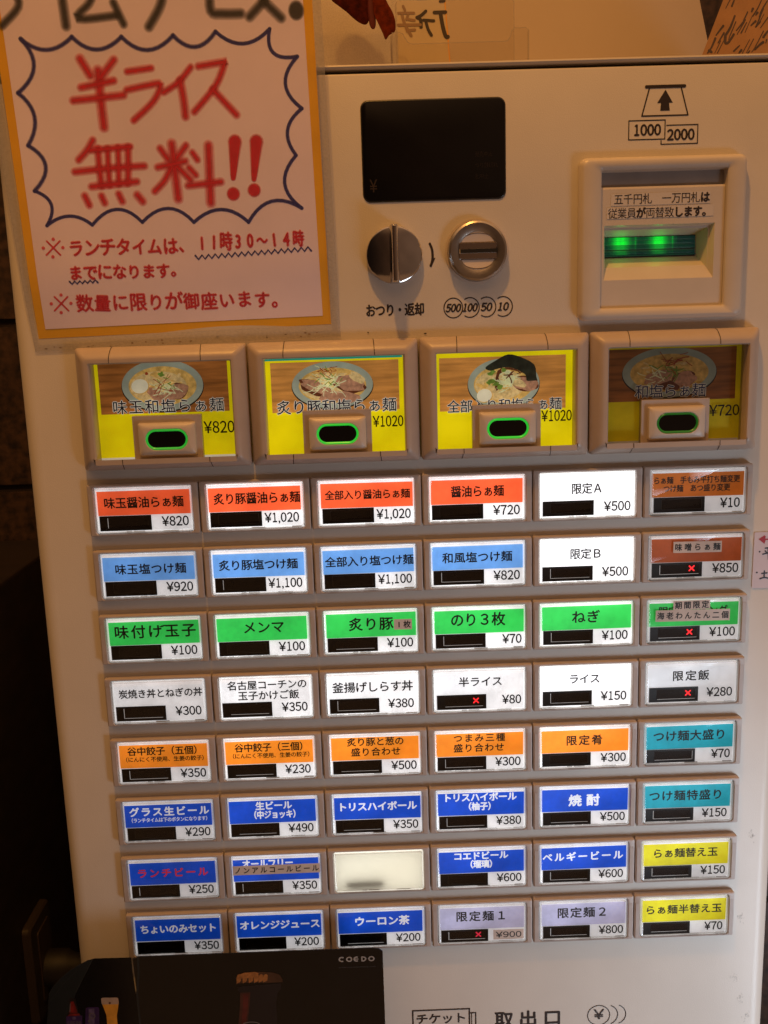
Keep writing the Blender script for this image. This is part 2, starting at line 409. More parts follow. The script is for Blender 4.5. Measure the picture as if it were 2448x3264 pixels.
# change lever and coin lettering
put(body, text_cells('おつり・返却', -0.0365, 0.0060, 0.0082, 0.034), PM, INK, 0, 0.3057)
for i, s in enumerate(('500', '100', '50', '10')):
    xc = 0.0258 + i * 0.01168; zc = 0.3058
    a0, a1 = (0, 360) if i == 0 else (-125, 125)
    pts = [(xc + 0.0066 * math.cos(math.radians(a)), zc + 0.0068 * math.sin(math.radians(a))) for a in range(a0, a1 + (0 if i == 0 else 1), 10)]
    put(body, ribbon(pts, 0.00075, closed=(i == 0), caps=False), PM - i * 1e-5, INK)
    w = 0.0053 if len(s) == 3 else 0.0040
    put(body, digits(s, xc - w - .0004, xc + w - .0004, zc - 0.0027, zc + 0.0027, 0.055, 0.22), PM - 5e-5, INK)
FS = 0.99499
for i in range(mark0, len(body.v)):
    x, y, z = body.v[i]; body.v[i] = (EYE.x + (x - EYE.x) * FS, y, EYE.z + (z - EYE.z) * FS)
pxline(body, [(1370, 777), (1377, 795), (1379, 818), (1377, 836), (1373, 847)], 0.0017, INK, sm=4)
pxpoly(body, [(1370, 850), (1375, 852), (1388, 821), (1380, 825), (1376, 834)], INK, PM - 5e-5)
# ticket outlet lettering at the bottom
def cb(x, y): return at(1280 + x / 2.074, 3080 + y / 2.074, PM)
tb0, tb1 = cb(68, 290), cb(453, 276); tz1 = (tb0[1] + tb1[1]) / 2; tz0 = tz1 - .030
obox(body, tb0[0], tb1[0], tz0, tz1, 0.0013, PM, INK)
tx2 = cb(494, 305)[0]; tzz = tz1 - .0040
body.rect(tb1[0], tx2, tzz - .0011, tzz, PM, INK); body.rect(tx2 - .0011, tx2, tz0, tzz - .0011, PM, INK); body.rect(tx2 - .0042, tx2 - .0034, tz0, tzz - .0011, PM, INK)
put(body, text_cells('チケット', cb(98, 350)[0], cb(425, 350)[0], 0.0092, 0.030), PM, INK, 0, cb(260, 345)[1])
put(body, text_cells('取出口', cb(622, 350)[0], cb(1052, 350)[0], 0.0136, 0.034), PM, INK, 0, cb(830, 346)[1])
for i in range(3):
    xc, zc = cb(1303 + i * 53, 324 - i * 3)
    a0, a1 = (0, 350) if i == 0 else (-68, 68)
    put(body, ribbon([(xc + 0.0090 * math.cos(math.radians(a)), zc + 0.0090 * math.sin(math.radians(a))) for a in range(a0, a1 + 1, 8)], 0.0008, closed=(i == 0), caps=False), PM - i * 1e-5, INK)
yz0, yz1 = cb(1268, 350), cb(1340, 284)
put(body, digits('¥', yz0[0], yz1[0], yz0[1], yz1[1], 0.03), PM - 4e-5, INK)
# small dark scuffs on the lower right edge
SCUFF = mat('scuff', (0.30, 0.27, 0.25), 0.7, var=0.5, vscale=400, alpha=0.16)
for i in range(5):
    qx = random.uniform(0.242, 0.260); qz = (-.105, -.178, -.232, -.250, -.268)[i]
    for k in range(14): body.poly(ell(qx + random.gauss(0, .0016), qz + random.gauss(0, .0030), random.uniform(.0002, .0008), random.uniform(.0003, .0016), 8, random.uniform(-.8, .2)), PM - i * 1e-5 - k * 4e-6, SCUFF)
for i in range(7):
    qx = random.uniform(-0.27, 0.06); qz = random.uniform(0.288, 0.291) if i < 5 else random.uniform(.3, .45)
    body.poly(ell(qx, qz, random.uniform(.0003, .0012), random.uniform(.0003, .0007), 7), PM - 3e-4 - i * 1e-5, INK)
part(body, 'cabinet')
tray = MB(); tray.box(-0.27, 0.20, -0.075, PY - .0004, -0.70, -0.6205, mat('tray_steel', (0.30, 0.28, 0.26), 0.4, metal=0.6)); part(tray, 'ticket_tray', bev=0.004)
lid = MB()
lz0, lz1 = 0.4645, 0.4674
lp = [(0.36, lz0), (PY + 0.003, lz0), (PY + 0.0013, lz0 + 0.0004), (PY + 0.0008, lz0 + 0.0013), (PY + 0.0014, lz1 - 0.0006), (PY + 0.003, lz1), (0.36, lz1)]
lid.loft([[(XL + 0.001, y, z) for y, z in lp], [(XR - 0.001, y, z) for y, z in lp]], mat('lid_paint', (0.55, 0.50, 0.45), 0.25, var=0.03), True, True)
lid.box(XL + 0.006, XR - 0.006, PY + 0.012, 0.355, ZT, lz0, GAP)
part(lid, 'top_lid')

# --- display screen
dm = MB(); dc = (0.01395, 0.4110); hw, hh = 0.0486, 0.0326
dm.loft([y_(rr(*dc, hw + .0004, hh + .0004, .0054), PY - 0.0001), y_(rr(*dc, hw, hh, .005), PY - 0.0007), y_(rr(*dc, hw - .0005, hh - .0005, .0047), PY - 0.0009)], mat('display_rim', (0.02, 0.018, 0.017), 0.3), False, False)
dm.poly(rr(*dc, hw - .0005, hh - .0005, .0047), PY - 0.0009, BLACKGLOSS)
FAINT = mat('unlit_display_text', (0.035, 0.022, 0.016), 0.4); FAINT2 = mat('unlit_display_text_dark', (0.013, 0.007, 0.006), 0.4)
put(dm, text_fit('¥', -0.0303, -0.0252, 0.3848, 0.3930, 0.005), PY - .00098, FAINT)
for i, s in enumerate(('発売中止', 'つり銭切れ', '札中止')):
    put(dm, text_cells(s, 0.0415, 0.0415 + (0.0125 if i == 0 else 0.016 if i == 1 else 0.0095), 0.0034, 0.0), PY - .00098, FAINT2, 0, 0.4075 - i * 0.0072)
part(dm, 'display_screen')

# --- return lever knob (chrome disc with a fin)
km = MB(); kc = (-0.0150, 0.3425); kr = 0.0193
def circ(c, r, n=56): return [(c[0] + r * math.cos(2 * math.pi * i / n), c[1] + r * math.sin(2 * math.pi * i / n)) for i in range(n)]
km.loft([y_(circ(kc, kr * .93), PY - .0002), y_(circ(kc, kr * .97), PY - .004), y_(circ(kc, kr), PY - .0065), y_(circ(kc, kr), PY - .0085), y_(circ(kc, kr * .985), PY - .0093), y_(circ(kc, kr * .93), PY - .0098)], CHROME, False, True)
for i, (x, y, z) in enumerate(km.v):
    if y < PY - .006: km.v[i] = (x, y + .21 * abs(x - kc[0]), z)
n0 = len(km.f) - 1                                  # front cap -> two flat halves that fall away from the fin
cap_ = km.f[n0]; km.f.pop(); mi_ = km.mi.pop()
kp_ = [km.v[a] for a in cap_]
for sg in (1, -1):
    h2 = [p for p in kp_ if (p[0] - kc[0]) * sg > -1e-6]; h2.sort(key=lambda p: math.atan2(p[2] - kc[1], (p[0] - kc[0]) * sg))
    km.add(h2, [tuple(range(len(h2)))], CHROME)
fin = [[(kc[0] + sx * w, y, kc[1] + sz * h) for sx, sz in ((-1, -1), (1, -1), (1, 1), (-1, 1))] for (w, h, y) in ((.0034, .0192, PY - .0096), (.0031, .0191, PY - .012), (.0021, .0189, PY - .024), (.0013, .0182, PY - .0262))]
fk = MB(); fk.loft(fin, CHROME, True, True)
knob = part(km, 'return_knob'); fo = fk.build('fin', bev=0.0005); fo.parent = knob
# --- coin slot
sm_ = MB(); cc = (0.0424, 0.3436); cr = 0.0203
sm_.loft([y_(circ(cc, .0222), PY - .0001), y_(circ(cc, .0221), PY - .0006), y_(circ(cc, .0205), PY - .0007)], CAP)
sm_.loft([y_(circ(cc, r), y) for r, y in ((.0204, PY - .0005), (.0205, PY - .0045), (.0200, PY - .0068), (.0186, PY - .0078), (.0166, PY - .0076), (.0146, PY - .0072), (.0132, PY - .0068), (.0127, PY - .0066))], STEEL)
sm_.poly(circ(cc, .0127), PY - .0066, STEELFLAT)
slot = part(sm_, 'coin_slot')
bm_ = MB()
bw = 0.0128
bm_.loft([[(cc[0] + sx * bw, y, cc[1] + sz * h) for sx, sz in ((-1, -1), (1, -1), (1, 1), (-1, 1))] for h, y in ((.0056, PY - .0067), (.0052, PY - .0076), (.0016, PY - .0072))], CHROME)
bm_.rect(cc[0] - bw, cc[0] + bw, cc[1] - .0016, cc[1] + .0016, PY - .0071, STEELFLAT)
bm_.rect(cc[0] - .0122, cc[0] + .0134, cc[1] - .0013, cc[1] + .0013, PY - .0078, GAP)
for sg in (1, -1):
    pts = [(cc[0] + .0118 * math.cos(a), cc[1] + sg * (.0056 + .0062 * math.sin(a))) for a in [math.pi * i / 20 for i in range(21)]]
    put(bm_, ribbon(pts, .0005, closed=True), PY - .0068, mat('slot_outline', (0.14, 0.10, 0.08), 0.5))
so = bm_.build('slot_plate', smooth=False); so.parent = slot
# --- bill acceptor
bz = MB(); bc = (0.1693, 0.3480); HW, HH = 0.0570, 0.0542
ic_ = (0.1700, 0.3478); IHW, IHH = 0.0431, 0.0459
bz.loft([y_(rr(*bc, HW, HH, .005), PY - .0001), y_(rr(*bc, HW, HH, .005), PY - .0050), y_(rr(*bc, HW - .0009, HH - .0009, .0048), PY - .0076), y_(rr(*bc, HW - .003, HH - .003, .004), PY - .0090),
         y_(rr(*ic_, IHW + .0018, IHH + .0018, .0024), PY - .0085), y_(rr(*ic_, IHW, IHH, .0012), PY - .0070), y_(rr(*ic_, IHW - .0008, IHH - .0008, .001), PY - .0012)], BEZEL)
acc = part(bz, 'bill_acceptor')
ib = MB(); x0, x1 = ic_[0] - IHW + .0006, ic_[0] + IHW - .0006
zt, zp, zf, zr0, zr1, zb = .3932, .3828, .3578, .3300, .3212, .3022
yF = PY - .0042; yB = PY - .0012                       # plate front, base
ib.rect(x0, x1, zp, zt, yB, mat('recess_shade_grey', (0.30, 0.27, 0.26), 0.6))  # shade of the top recess painted as a darker grey face
ib.add([(x0, yB, zp), (x1, yB, zp), (x1, yF + .0006, zp + .0002), (x0, yF + .0006, zp + .0002), (x0, yF, zp - .0012), (x1, yF, zp - .0012)], [(0, 1, 2, 3), (3, 2, 5, 4)], BEZEL)
fx0, fx1 = .1297, .2060
ib.rect(x0, x1, zf, zp - .0012, yF, BEZEL)
ib.rect(x0, fx0, zr1, zf, yF, BEZEL); ib.rect(fx1, x1, zr1, zf, yF, BEZEL); ib.rect(x0, x1, zb, zr1, yF, BEZEL)
sx0, sx1, szt, szb, yD = .1325, .1985, .3515, .3400, yF + .017   # slot throat
A = [(fx0, yF, zf), (fx1, yF, zf), (fx1, yF, zr1), (fx0, yF, zr1)]
zbk, ym = .3372, yF + .006
Bq = [(sx0, yD, szt), (sx1, yD, szt), (sx1, yD, zbk), (sx0, yD, zbk)]; Mq = [(fx1 - .0040, ym, zr0), (fx0 + .0022, ym, zr0)]
ib.add(A + Bq + Mq, [(0, 1, 5, 4), (1, 2, 8, 6), (1, 6, 5), (2, 3, 9, 8), (8, 9, 7, 6), (3, 0, 7, 9), (0, 4, 7)], BEZEL)
ib.rect(sx0, sx1, zbk, szt, yD, mat('throat_dark', (0.05, 0.06, 0.05), 0.5))
io_ = ib.build('note_funnel', smooth=False); io_.parent = acc
gm = MB()
GR = [mat('green_slot_glow_%d' % i, (0.01, 0.10, 0.02), 0.25, emit=(0.003 + .0002 * i, .010 + .80 * (i / 15) ** 1.8, 0.012 + .0015 * i), estr=1.0) for i in range(16)]
segs = 72
for i in range(segs):                      # ribbed green light guide, falloff round two lamps graded into its glow
    a = sx0 + .0002 + (sx1 - sx0 - .0004) * i / segs; b = sx0 + .0002 + (sx1 - sx0 - .0004) * (i + .86) / segs
    t = i / segs
    for z0, z1, kk in ((szt - .0030, szt - .0006, .9), (szt - .0058, szt - .0031, 1.0), (szt - .0090, szt - .0059, .55), (szt - .0126, szt - .0096, .35)):
        g = kk * min(1, .16 * (t < .8) + math.exp(-((t - .19) / .085) ** 2) + .95 * math.exp(-((t - .60) / .085) ** 2) + .3 * math.exp(-((t - .35) / .012) ** 2) + .3 * math.exp(-((t - .75) / .012) ** 2))
        gm.add([(a, yD - .0006, z0), (b, yD - .0006, z0), (b, yD - .0006, z1), (a, yD - .0006, z1), ((a + b) / 2, yD - .0011, (z0 + z1) / 2)], [(0, 1, 4), (1, 2, 4), (2, 3, 4), (3, 0, 4)], GR[min(15, int(g * 15.9))])
for t in (.19, .60):
    lamp('slot_lamp', 'POINT', (sx0 + (sx1 - sx0) * t, yF + .011, .3455), (0, 0, 0), 0.0006, (0.05, 1.0, 0.12), shadow_soft_size=0.003)
gm.box(sx0, sx1, yD - .0016, yD - .0002, szt - .0136, szt - .0128, GR[0])
go = gm.build('note_slot_light', smooth=False); go.parent = acc
go['label'] = 'ribbed green light strip inside the bill slot'
st = MB(); PAPER = mat('sticker_paper', (0.66, 0.60, 0.55), 0.5, var=0.03)
def sticker(pts_px, y): st.poly([at(a, b, y) for a, b in pts_px], y, PAPER)
def r1(x, y): return (1800 + x / 2.56, 240 + y / 2.56)
ys = yF - .00025
sticker([r1(375, 1068), r1(1188, 1042), r1(1192, 940), r1(380, 970)], ys)
sticker([r1(340, 1175), r1(1212, 1145), r1(1218, 1050), r1(345, 1082)], ys - 5e-5)
za = at(*r1(780, 1003), ys)[1]; zb2 = at(*r1(780, 1118), ys)[1]
xa0, xa1 = at(*r1(400, 1010), ys)[0], at(*r1(1185, 985), ys)[0]
slope = 0.0
for s, xx0, xx1, zz, bolds in (('五千円札　一万円札は', xa0, xa1, za, 'は'), ('従業員が両替致します。', at(*r1(352, 1130), ys)[0], at(*r1(1200, 1100), ys)[0], zb2, 'がします。')):
    n = len(s); hgt = .0066; pt = (xx1 - xx0 - hgt) / (n - 1)
    for i, ch in enumerate(s):
        if ch == '\u3000': continue
        put(st, text_cells(ch, xx0 + i * pt, xx0 + i * pt + hgt, hgt, .05 if ch in bolds else .004), ys - 1.5e-4, INK, 0, zz)
sto = st.build('notice_sticker', smooth=False); sto.parent = acc
sto['label'] = 'two strips of white paper with Japanese notice text'

# ------------------------------------------------------------------ menu buttons (8 rows of 6)
PX_, PZ_ = 0.08, 0.048748
LW, LH = 0.0693, 0.0334
HY0 = -0.0016                                        # front face of a housing
hm = MB()
def rect4(hw, h0, h1, y): return [(-hw, y, h0), (hw, y, h0), (hw, y, h1), (-hw, y, h1)]
oh = [(-.0396, .0396, -.0188, .0190)]
outer = lambda d, y, r=.0012: y_(rr(0, .0001, .0396 - d, .0189 - d, r), y)
inner = lambda d, y, r=.0020: y_(rr(0, 0, LW / 2 + .0004 + d, LH / 2 + .0004 + d, r), y)
hm.loft([outer(0, PY - .0002), outer(0, HY0 + .0010), outer(.0003, HY0 + .0003), outer(.0010, HY0), inner(.0006, HY0, .0024), inner(.0001, HY0 + .0006), inner(0, PY - .0003)], HOUSE)
PANE_Y = HY0 - .0003
hm.rect(-.0386, -.0358, -.0180, .0128, HY0 - .00035, HOUSE); hm.rect(.0358, .0386, -.0180, .0128, HY0 - .00035, HOUSE)
cm = MB()                                           # clear cover: rim ring, pane
cov = lambda d, y, r=.0022: y_(rr(0, 0, LW / 2 - d, LH / 2 - d, r), y)
cm.loft([cov(.0001, .0036), cov(0, HY0 + .0008), cov(.0002, HY0 - .0003), cov(.0006, HY0 - .0006), cov(.0011, HY0 - .0004), cov(.0013, PANE_Y, .0016)], RIM)
cm.poly([(p[0], p[2]) for p in cov(.0013, 0, .0016)], PANE_Y, COVER)
TEETH = clear('clear_tooth', gloss=2.0, frost=0.55, rough=0.12)
DARKTOOTH = mat('dark_tooth_gap', (0.30, 0.27, 0.25), 0.3, var=0.4)
def teeth(mb, seed):
    rnd = random.Random(seed); x = -LW / 2 + .002
    while x < LW / 2 - .004:
        w = rnd.uniform(.003, .012)
        m_ = rnd.choice((TEETH, TEETH, DARKTOOTH, None, None, None))
        if m_: mb.box(x, min(x + w, LW / 2 - .002), -.0008 if m_ is DARKTOOTH else -.0013, -.0002, -LH / 2 + .0005, -LH / 2 + rnd.uniform(.0009, .0014), m_)
        x += w + rnd.uniform(.0004, .003)
tooth_meshes = []
for k in range(4):
    c2 = MB(); c2.v = list(cm.v); c2.f = list(cm.f); c2.mi = list(cm.mi); c2.ms = list(cm.ms)
    teeth(c2, k + 3); o = c2.build('clear_cover'); tooth_meshes.append(o.data); bpy.data.objects.remove(o)
ho = hm.build('menu_button'); house_me = ho.data; bpy.data.objects.remove(ho)

# band, [(text,u0,u1,v_mm,h_mm[,bold])], price, extra
T = {}
def row(r, *cells):
    for c, cell in enumerate(cells): T[r, c] = cell
row(0, ('red', [('味玉醤油らぁ麺', .095, .913, 11.0, 7.6)], '820', {'l': 1}),
    ('red', [('炙り豚醤油らぁ麺', .07, .972, 10.6, 7.8)], '1,020', {}),
    ('red', [('全部入り醤油らぁ麺', .073, .955, 10.6, 6.5)], '1,020', {}),
    ('red', [('醤油らぁ麺', .225, .782, 11.0, 7.8)], '720', {}),
    ('white', [('限定Ａ', .33, .66, 11.6, 7.6)], '500', {}),
    ('brown', [('らぁ麺　手もみ平打ち麺変更', .03, .94, 7.8, 5.0), ('つけ麺　あつ盛り変更', .135, .84, 13.9, 5.0)], '10', {}))
row(1, ('sky', [('味玉塩つけ麺', .153, .888, 11.4, 7.4)], '920', {}),
    ('sky', [('炙り豚塩つけ麺', .086, .907, 11.0, 7.4)], '1,100', {'l': 1}),
    ('sky', [('全部入り塩つけ麺', .05, .973, 11.0, 7.2)], '1,100', {}),
    ('sky', [('和風塩つけ麺', .13, .858, 11.0, 7.4)], '820', {'l': 1, 'b': 1}),
    ('white', [('限定Ｂ', .32, .66, 11.2, 7.6)], '500', {'l': 1, 'b': 1}),
    ('rust', [], '850', {'x': 1, 'l': 1, 'b': 1, 'tape': [('味噌らぁ麺', .252, .765, 4.6, 13.0)]}))
row(2, ('green', [('味付け玉子', .09, .942, 10.0, 9.6)], '100', {'smear': 1}),
    ('green', [('メンマ', .30, .73, 9.8, 9.0)], '100', {}),
    ('green', [('炙り豚', .274, .735, 10.2, 9.4)], '100', {'b': 1, 'tape': [('1枚', .748, .94, 7.0, 15.0)]}),
    ('green', [('のり３枚', .2, .783, 9.6, 9.8)], '70', {'l': 1, 'b': 1}),
    ('green', [('ねぎ', .35, .64, 10.4, 9.2)], '100', {'l': 1, 'b': 1}),
    ('green', [('限定トッピング', .12, .86, 8.6, 7.0)], '100', {'x': 1, 'b': 1, 'tape': [('期間限定', .273, .667, .4, 7.4), ('海老わんたん二個', .082, .88, 7.6, 16.4)]}))
row(3, ('white', [('炭焼き丼とねぎの丼', .073, .97, 9.4, 6.6)], '300', {'l': 1, 'b': 1}),
    ('white', [('名古屋コーチンの', .091, .943, 5.8, 6.8), ('玉子かけご飯', .2, .852, 14.0, 6.8)], '350', {'b': 1}),
    ('white', [('釜揚げしらす丼', .068, .93, 10.4, 7.8)], '380', {'l': 1, 'b': 1}),
    ('white', [('半ライス', .28, .745, 9.3, 7.2)], '80', {'x': 1, 'b': 1}),
    ('white', [('ライス', .318, .652, 10.0, 7.2)], '150', {'l': 1, 'b': 1}),
    ('white', [('限定飯', .295, .685, 10.4, 7.6)], '280', {'x': 1, 'b': 1}))
row(4, ('orange', [('谷中餃子（五個）', .112, .93, 6.6, 6.6), ('（にんにく不使用、生姜の餃子）', .05, .975, 13.2, 3.9)], '350', {'l': 1, 'b': 1}),
    ('orange', [('谷中餃子（三個）', .124, .93, 6.8, 6.6), ('（にんにく不使用、生姜の餃子）', .06, .975, 13.4, 3.9)], '230', {'b': 1}),
    ('orange', [('炙り豚と葱の', .2, .816, 5.4, 6.4), ('盛り合わせ', .242, .777, 13.6, 6.4)], '500', {'b': 1}),
    ('orange', [('つまみ三種', .213, .77, 5.4, 6.2), ('盛り合わせ', .213, .76, 13.4, 6.4)], '300', {'l': 1, 'b': 1}),
    ('orange', [('限定肴', .296, .687, 10.4, 7.6)], '300', {}),
    ('teal', [('つけ麺大盛り', .10, .896, 9.6, 8.0)], '70', {'b': 1, 'r': 1}))
row(5, ('blue', [('グラス生ビール', .077, .948, 7.4, 7.0, 1), ('（ランチタイムは下のボタンになります）', .06, .96, 14.2, 3.5)], '290', {}),
    ('blue', [('生ビール', .317, .713, 5.8, 6.4, 1), ('（中ジョッキ）', .235, .81, 13.2, 6.4, 1)], '490', {'b': 1}),
    ('blue', [('トリスハイボール', .066, .94, 9.6, 7.0, 1)], '350', {'b': 1}),
    ('blue', [('トリスハイボール', .08, .895, 5.2, 6.6, 1), ('（柚子）', .305, .67, 12.8, 6.4, 1)], '380', {'l': 1, 'b': 1}),
    ('blue', [('焼酎', .33, .66, 11.0, 9.0, 1)], '500', {'b': 1}),
    ('teal', [('つけ麺特盛り', .07, .887, 10.0, 8.0)], '150', {'l': 1, 'b': 1}))
row(6, ('blue', [('ランチビール', .105, .889, 10.2, 7.2, 1)], '250', {'l': 1, 'red': 1}),
    ('blue', [('オールフリー', .12, .70, 5.4, 7.0, 1)], '350', {'l': 1, 'tape': [('ノンアルコールビール', .02, .995, 6.6, 14.4)]}),
    None,
    ('blue', [('コエドビール', .188, .797, 5.6, 6.4, 1), ('（瑠璃）', .315, .68, 12.8, 6.4, 1)], '600', {}),
    ('blue', [('ベルギービール', .04, .937, 9.4, 7.0, 1)], '600', {'l': 1, 'b': 1}),
    ('yellow', [('らぁ麺替え玉', .127, .855, 9.6, 7.4)], '150', {'l': 1, 'b': 1}))
row(7, ('blue', [('ちょいのみセット', .078, .944, 9.8, 7.2, 1)], '350', {}),
    ('blue', [('オレンジジュース', .055, .96, 9.6, 7.2, 1)], '200', {}),
    ('blue', [('ウーロン茶', .204, .82, 9.8, 7.6, 1)], '200', {'b': 1}),
    ('lav', [('限定麺１', .206, .779, 9.0, 8.2)], '900', {'x': 2, 'l': 1, 'b': 1, 'ptape': 1}),
    ('lav', [('限定麺２', .207, .778, 9.2, 8.4)], '800', {'l': 1, 'b': 1}),
    ('yellow', [('らぁ麺半替え玉', .06, .926, 9.6, 7.4)], '70', {'b': 1}))
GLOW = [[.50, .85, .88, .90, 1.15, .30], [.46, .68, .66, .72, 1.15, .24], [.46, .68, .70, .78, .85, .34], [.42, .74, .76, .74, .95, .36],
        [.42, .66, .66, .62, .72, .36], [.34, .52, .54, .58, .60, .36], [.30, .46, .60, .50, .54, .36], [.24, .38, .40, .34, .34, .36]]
COLNAME = {'red': 'orange-red', 'sky': 'sky-blue', 'green': 'green', 'white': 'white', 'orange': 'orange', 'blue': 'blue', 'teal': 'turquoise',
           'yellow': 'yellow', 'brown': 'brown-orange', 'rust': 'rust-brown', 'lav': 'pale lavender'}
LY = -0.0009                                          # label card plane inside the button
BACK = mat('white_backplate', (0.80, 0.80, 0.80), 0.5, var=0.02, emit=(1, 1, 1), estr=0.85, objcol=True)
BACKOFF = mat('white_backplate_plain', (0.75, 0.74, 0.72), 0.5, var=0.03)
for (r, c), cell in T.items():
    X, Z = (c - 2.5) * PX_, (3.5 - r) * PZ_
    b = bpy.data.objects.new('menu_button', house_me); COL.objects.link(b)
    b.parent = mach; b.matrix_parent_inverse = Matrix.Translation(-mach.location); b.location = (X, 0, Z)
    b['group'] = 'menu buttons in eight rows'
    glow = GLOW[r][c]
    cv = bpy.data.objects.new('clear_cover', tooth_meshes[(r * 5 + c * 3) % 4]); COL.objects.link(cv); cv.parent = b
    bp = MB(); bp.rect(-LW / 2 + .0002, LW / 2 - .0002, -LH / 2 + .0002, LH / 2 - .0002, .0002, BACK)
    if cell is None:                                 # the empty button: milky plate lit from behind, module shadowing it
        b['label'] = 'empty milky white button without a label'
        mp = MB(); Mk = bpy.data.materials.new('milky_diffuser'); Mk.use_nodes = True; t = Mk.node_tree; t.nodes.clear()
        oo = t.nodes.new('ShaderNodeOutputMaterial'); tl = t.nodes.new('ShaderNodeBsdfTranslucent'); df = t.nodes.new('ShaderNodeBsdfDiffuse'); ms = t.nodes.new('ShaderNodeMixShader')
        tl.inputs[0].default_value = (0.92, 0.90, 0.82, 1); df.inputs[0].default_value = (0.80, 0.78, 0.70, 1); ms.inputs[0].default_value = 0.6
        t.links.new(df.outputs[0], ms.inputs[1]); t.links.new(tl.outputs[0], ms.inputs[2]); t.links.new(ms.outputs[0], oo.inputs[0])
        mp.rect(-LW / 2 + .0008, LW / 2 - .0008, -LH / 2 + .0006, LH / 2 - .0006, -.0012, Mk)
        o = mp.build('diffuser_plate', smooth=False); o.parent = b
        dk = MB(); dk.box(-.0262, .0035, .0012, .0040, -.0138, -.0078, BLACKWIN)
        o = dk.build('display_window', smooth=False, bev=.0008); o.parent = b
        bp = MB(); bp.rect(-LW / 2, LW / 2, -LH / 2, LH / 2, .0043, mat('backlight_panel', (0.8, 0.8, 0.8), 0.5, emit=(1.0, 0.97, 0.86), estr=1.0))
        o = bp.build('backlight', smooth=False); o.parent = b
        continue
    band, lines, price, ex = cell
    b['label'] = 'menu button with %s label priced ¥%s' % (COLNAME[band], price)
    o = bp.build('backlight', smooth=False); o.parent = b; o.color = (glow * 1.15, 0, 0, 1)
    rnd = random.Random(r * 10 + c)
    card = MB(); cw = LW - .0030; x0 = -cw / 2 + rnd.uniform(-.0004, .0004); x1 = x0 + cw
    ztop = LH / 2 - rnd.uniform(.0005, .0010)
    zb0 = LH / 2 - (.0024 if band != 'white' else .0020) - rnd.uniform(0, .0006)   # top of the coloured band
    zs = LH / 2 - (.0201 if r != 3 else .0190)                                     # band / price split
    sh = .0019 * (EYE.z - Z) / .69; zs -= sh
    zl = -LH / 2 + .0018 - sh * .45
    tint = LAB[band]; wh = LAB['white']
    card.rect(x0, x1, zb0, ztop, LY, wh)
    card.rect(x0, x1, zs, zb0, LY, tint)
    card.rect(x0, x1, zl, zs, LY, wh)
    dark = band == 'blue'
    for ln in lines:
        s, u0, u1, v, h = ln[:5]; bold = .040 if len(ln) > 5 else .024
        ink = (REDINK if ex.get('red') else WHITEINK) if dark else LABELTXT
        put(card, text_cells(s, -LW / 2 + u0 * LW, -LW / 2 + u1 * LW, h * .001, bold), LY - .00008, ink, 0, LH / 2 - v * .001 - sh)
    pw = {5: .0250, 3: .0196, 2: .0146}[len(price)]
    xr = x1 - .0014 - rnd.uniform(0, .0008); zp0 = LH / 2 - .0285 + (.0012 if r == 3 else 0) - sh * .8
    if not ex.get('ptape'):
        put(card, digits('¥' + price, xr - pw, xr, zp0 - .0003, zp0 + .0066, .030), LY - .00008, LABELTXT)
    if ex.get('smear'):
        for k in range(5): card.poly(ell(.0060 + k * .0012, .0098 + rnd.uniform(-.0006, .0006), .0016, .0005, 10), LY - .0001 - k * 1e-5, mat('green_smear', (0.01, 0.10, 0.03), 0.6))
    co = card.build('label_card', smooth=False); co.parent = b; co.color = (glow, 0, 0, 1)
    co.rotation_euler = (0, rnd.uniform(-.006, .006), 0)
    co['label'] = '%s paper label with printed dish name and ¥%s' % (COLNAME[band], price)
    win = MB(); wx0 = x0 + .0004 + rnd.uniform(0, .0006); wx1 = wx0 + .0372; wz1 = zs - .0001; wz0 = zl + .0001 + (.0004 if r == 3 else 0)
    win.rect(wx0, wx1, wz0, wz1, LY - .00045, BLACKWIN)
    gx0, gx1, gz0, gz1 = wx0 + .0058, wx1 - .0021, wz0 + .0022, wz1 - .0014
    win.rect(gx0, gx1, gz0, gz1, LY - .00052, mat('window_inner', (0.010, 0.0085, 0.0095), 0.22, var=0.3, vscale=40))
    obox(win, gx0, gx1, gz0, gz1, .00018, LY - .00056, WINLINE if not (ex.get('l') or ex.get('b')) else mat('window_edge_dim', (0.03, 0.03, 0.03), 0.3))
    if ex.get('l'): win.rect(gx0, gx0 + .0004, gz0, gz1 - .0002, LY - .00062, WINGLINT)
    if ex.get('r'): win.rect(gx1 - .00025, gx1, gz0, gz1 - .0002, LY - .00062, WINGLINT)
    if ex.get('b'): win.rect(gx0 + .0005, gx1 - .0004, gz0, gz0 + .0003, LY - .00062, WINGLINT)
    if ex.get('x'):
        xx, zz, q = wx1 - .0078, (gz0 + gz1) / 2 + .0006, .0017
        k = MATS['red_led_cross'] if ex['x'] == 1 else mat('red_led_cross_dim', (0.2, 0.01, 0.02), 0.5, emit=(0.62, 0.02, 0.05), estr=0.8)
        put(win, ribbon([(xx - q, zz - q), (xx + q, zz + q)], .0011), LY - .0007, k)
        put(win, ribbon([(xx - q, zz + q), (xx + q, zz - q)], .0011), LY - .00072, k)
    o = win.build('display_window', smooth=False); o.parent = b
    tapes = ex.get('tape', [])
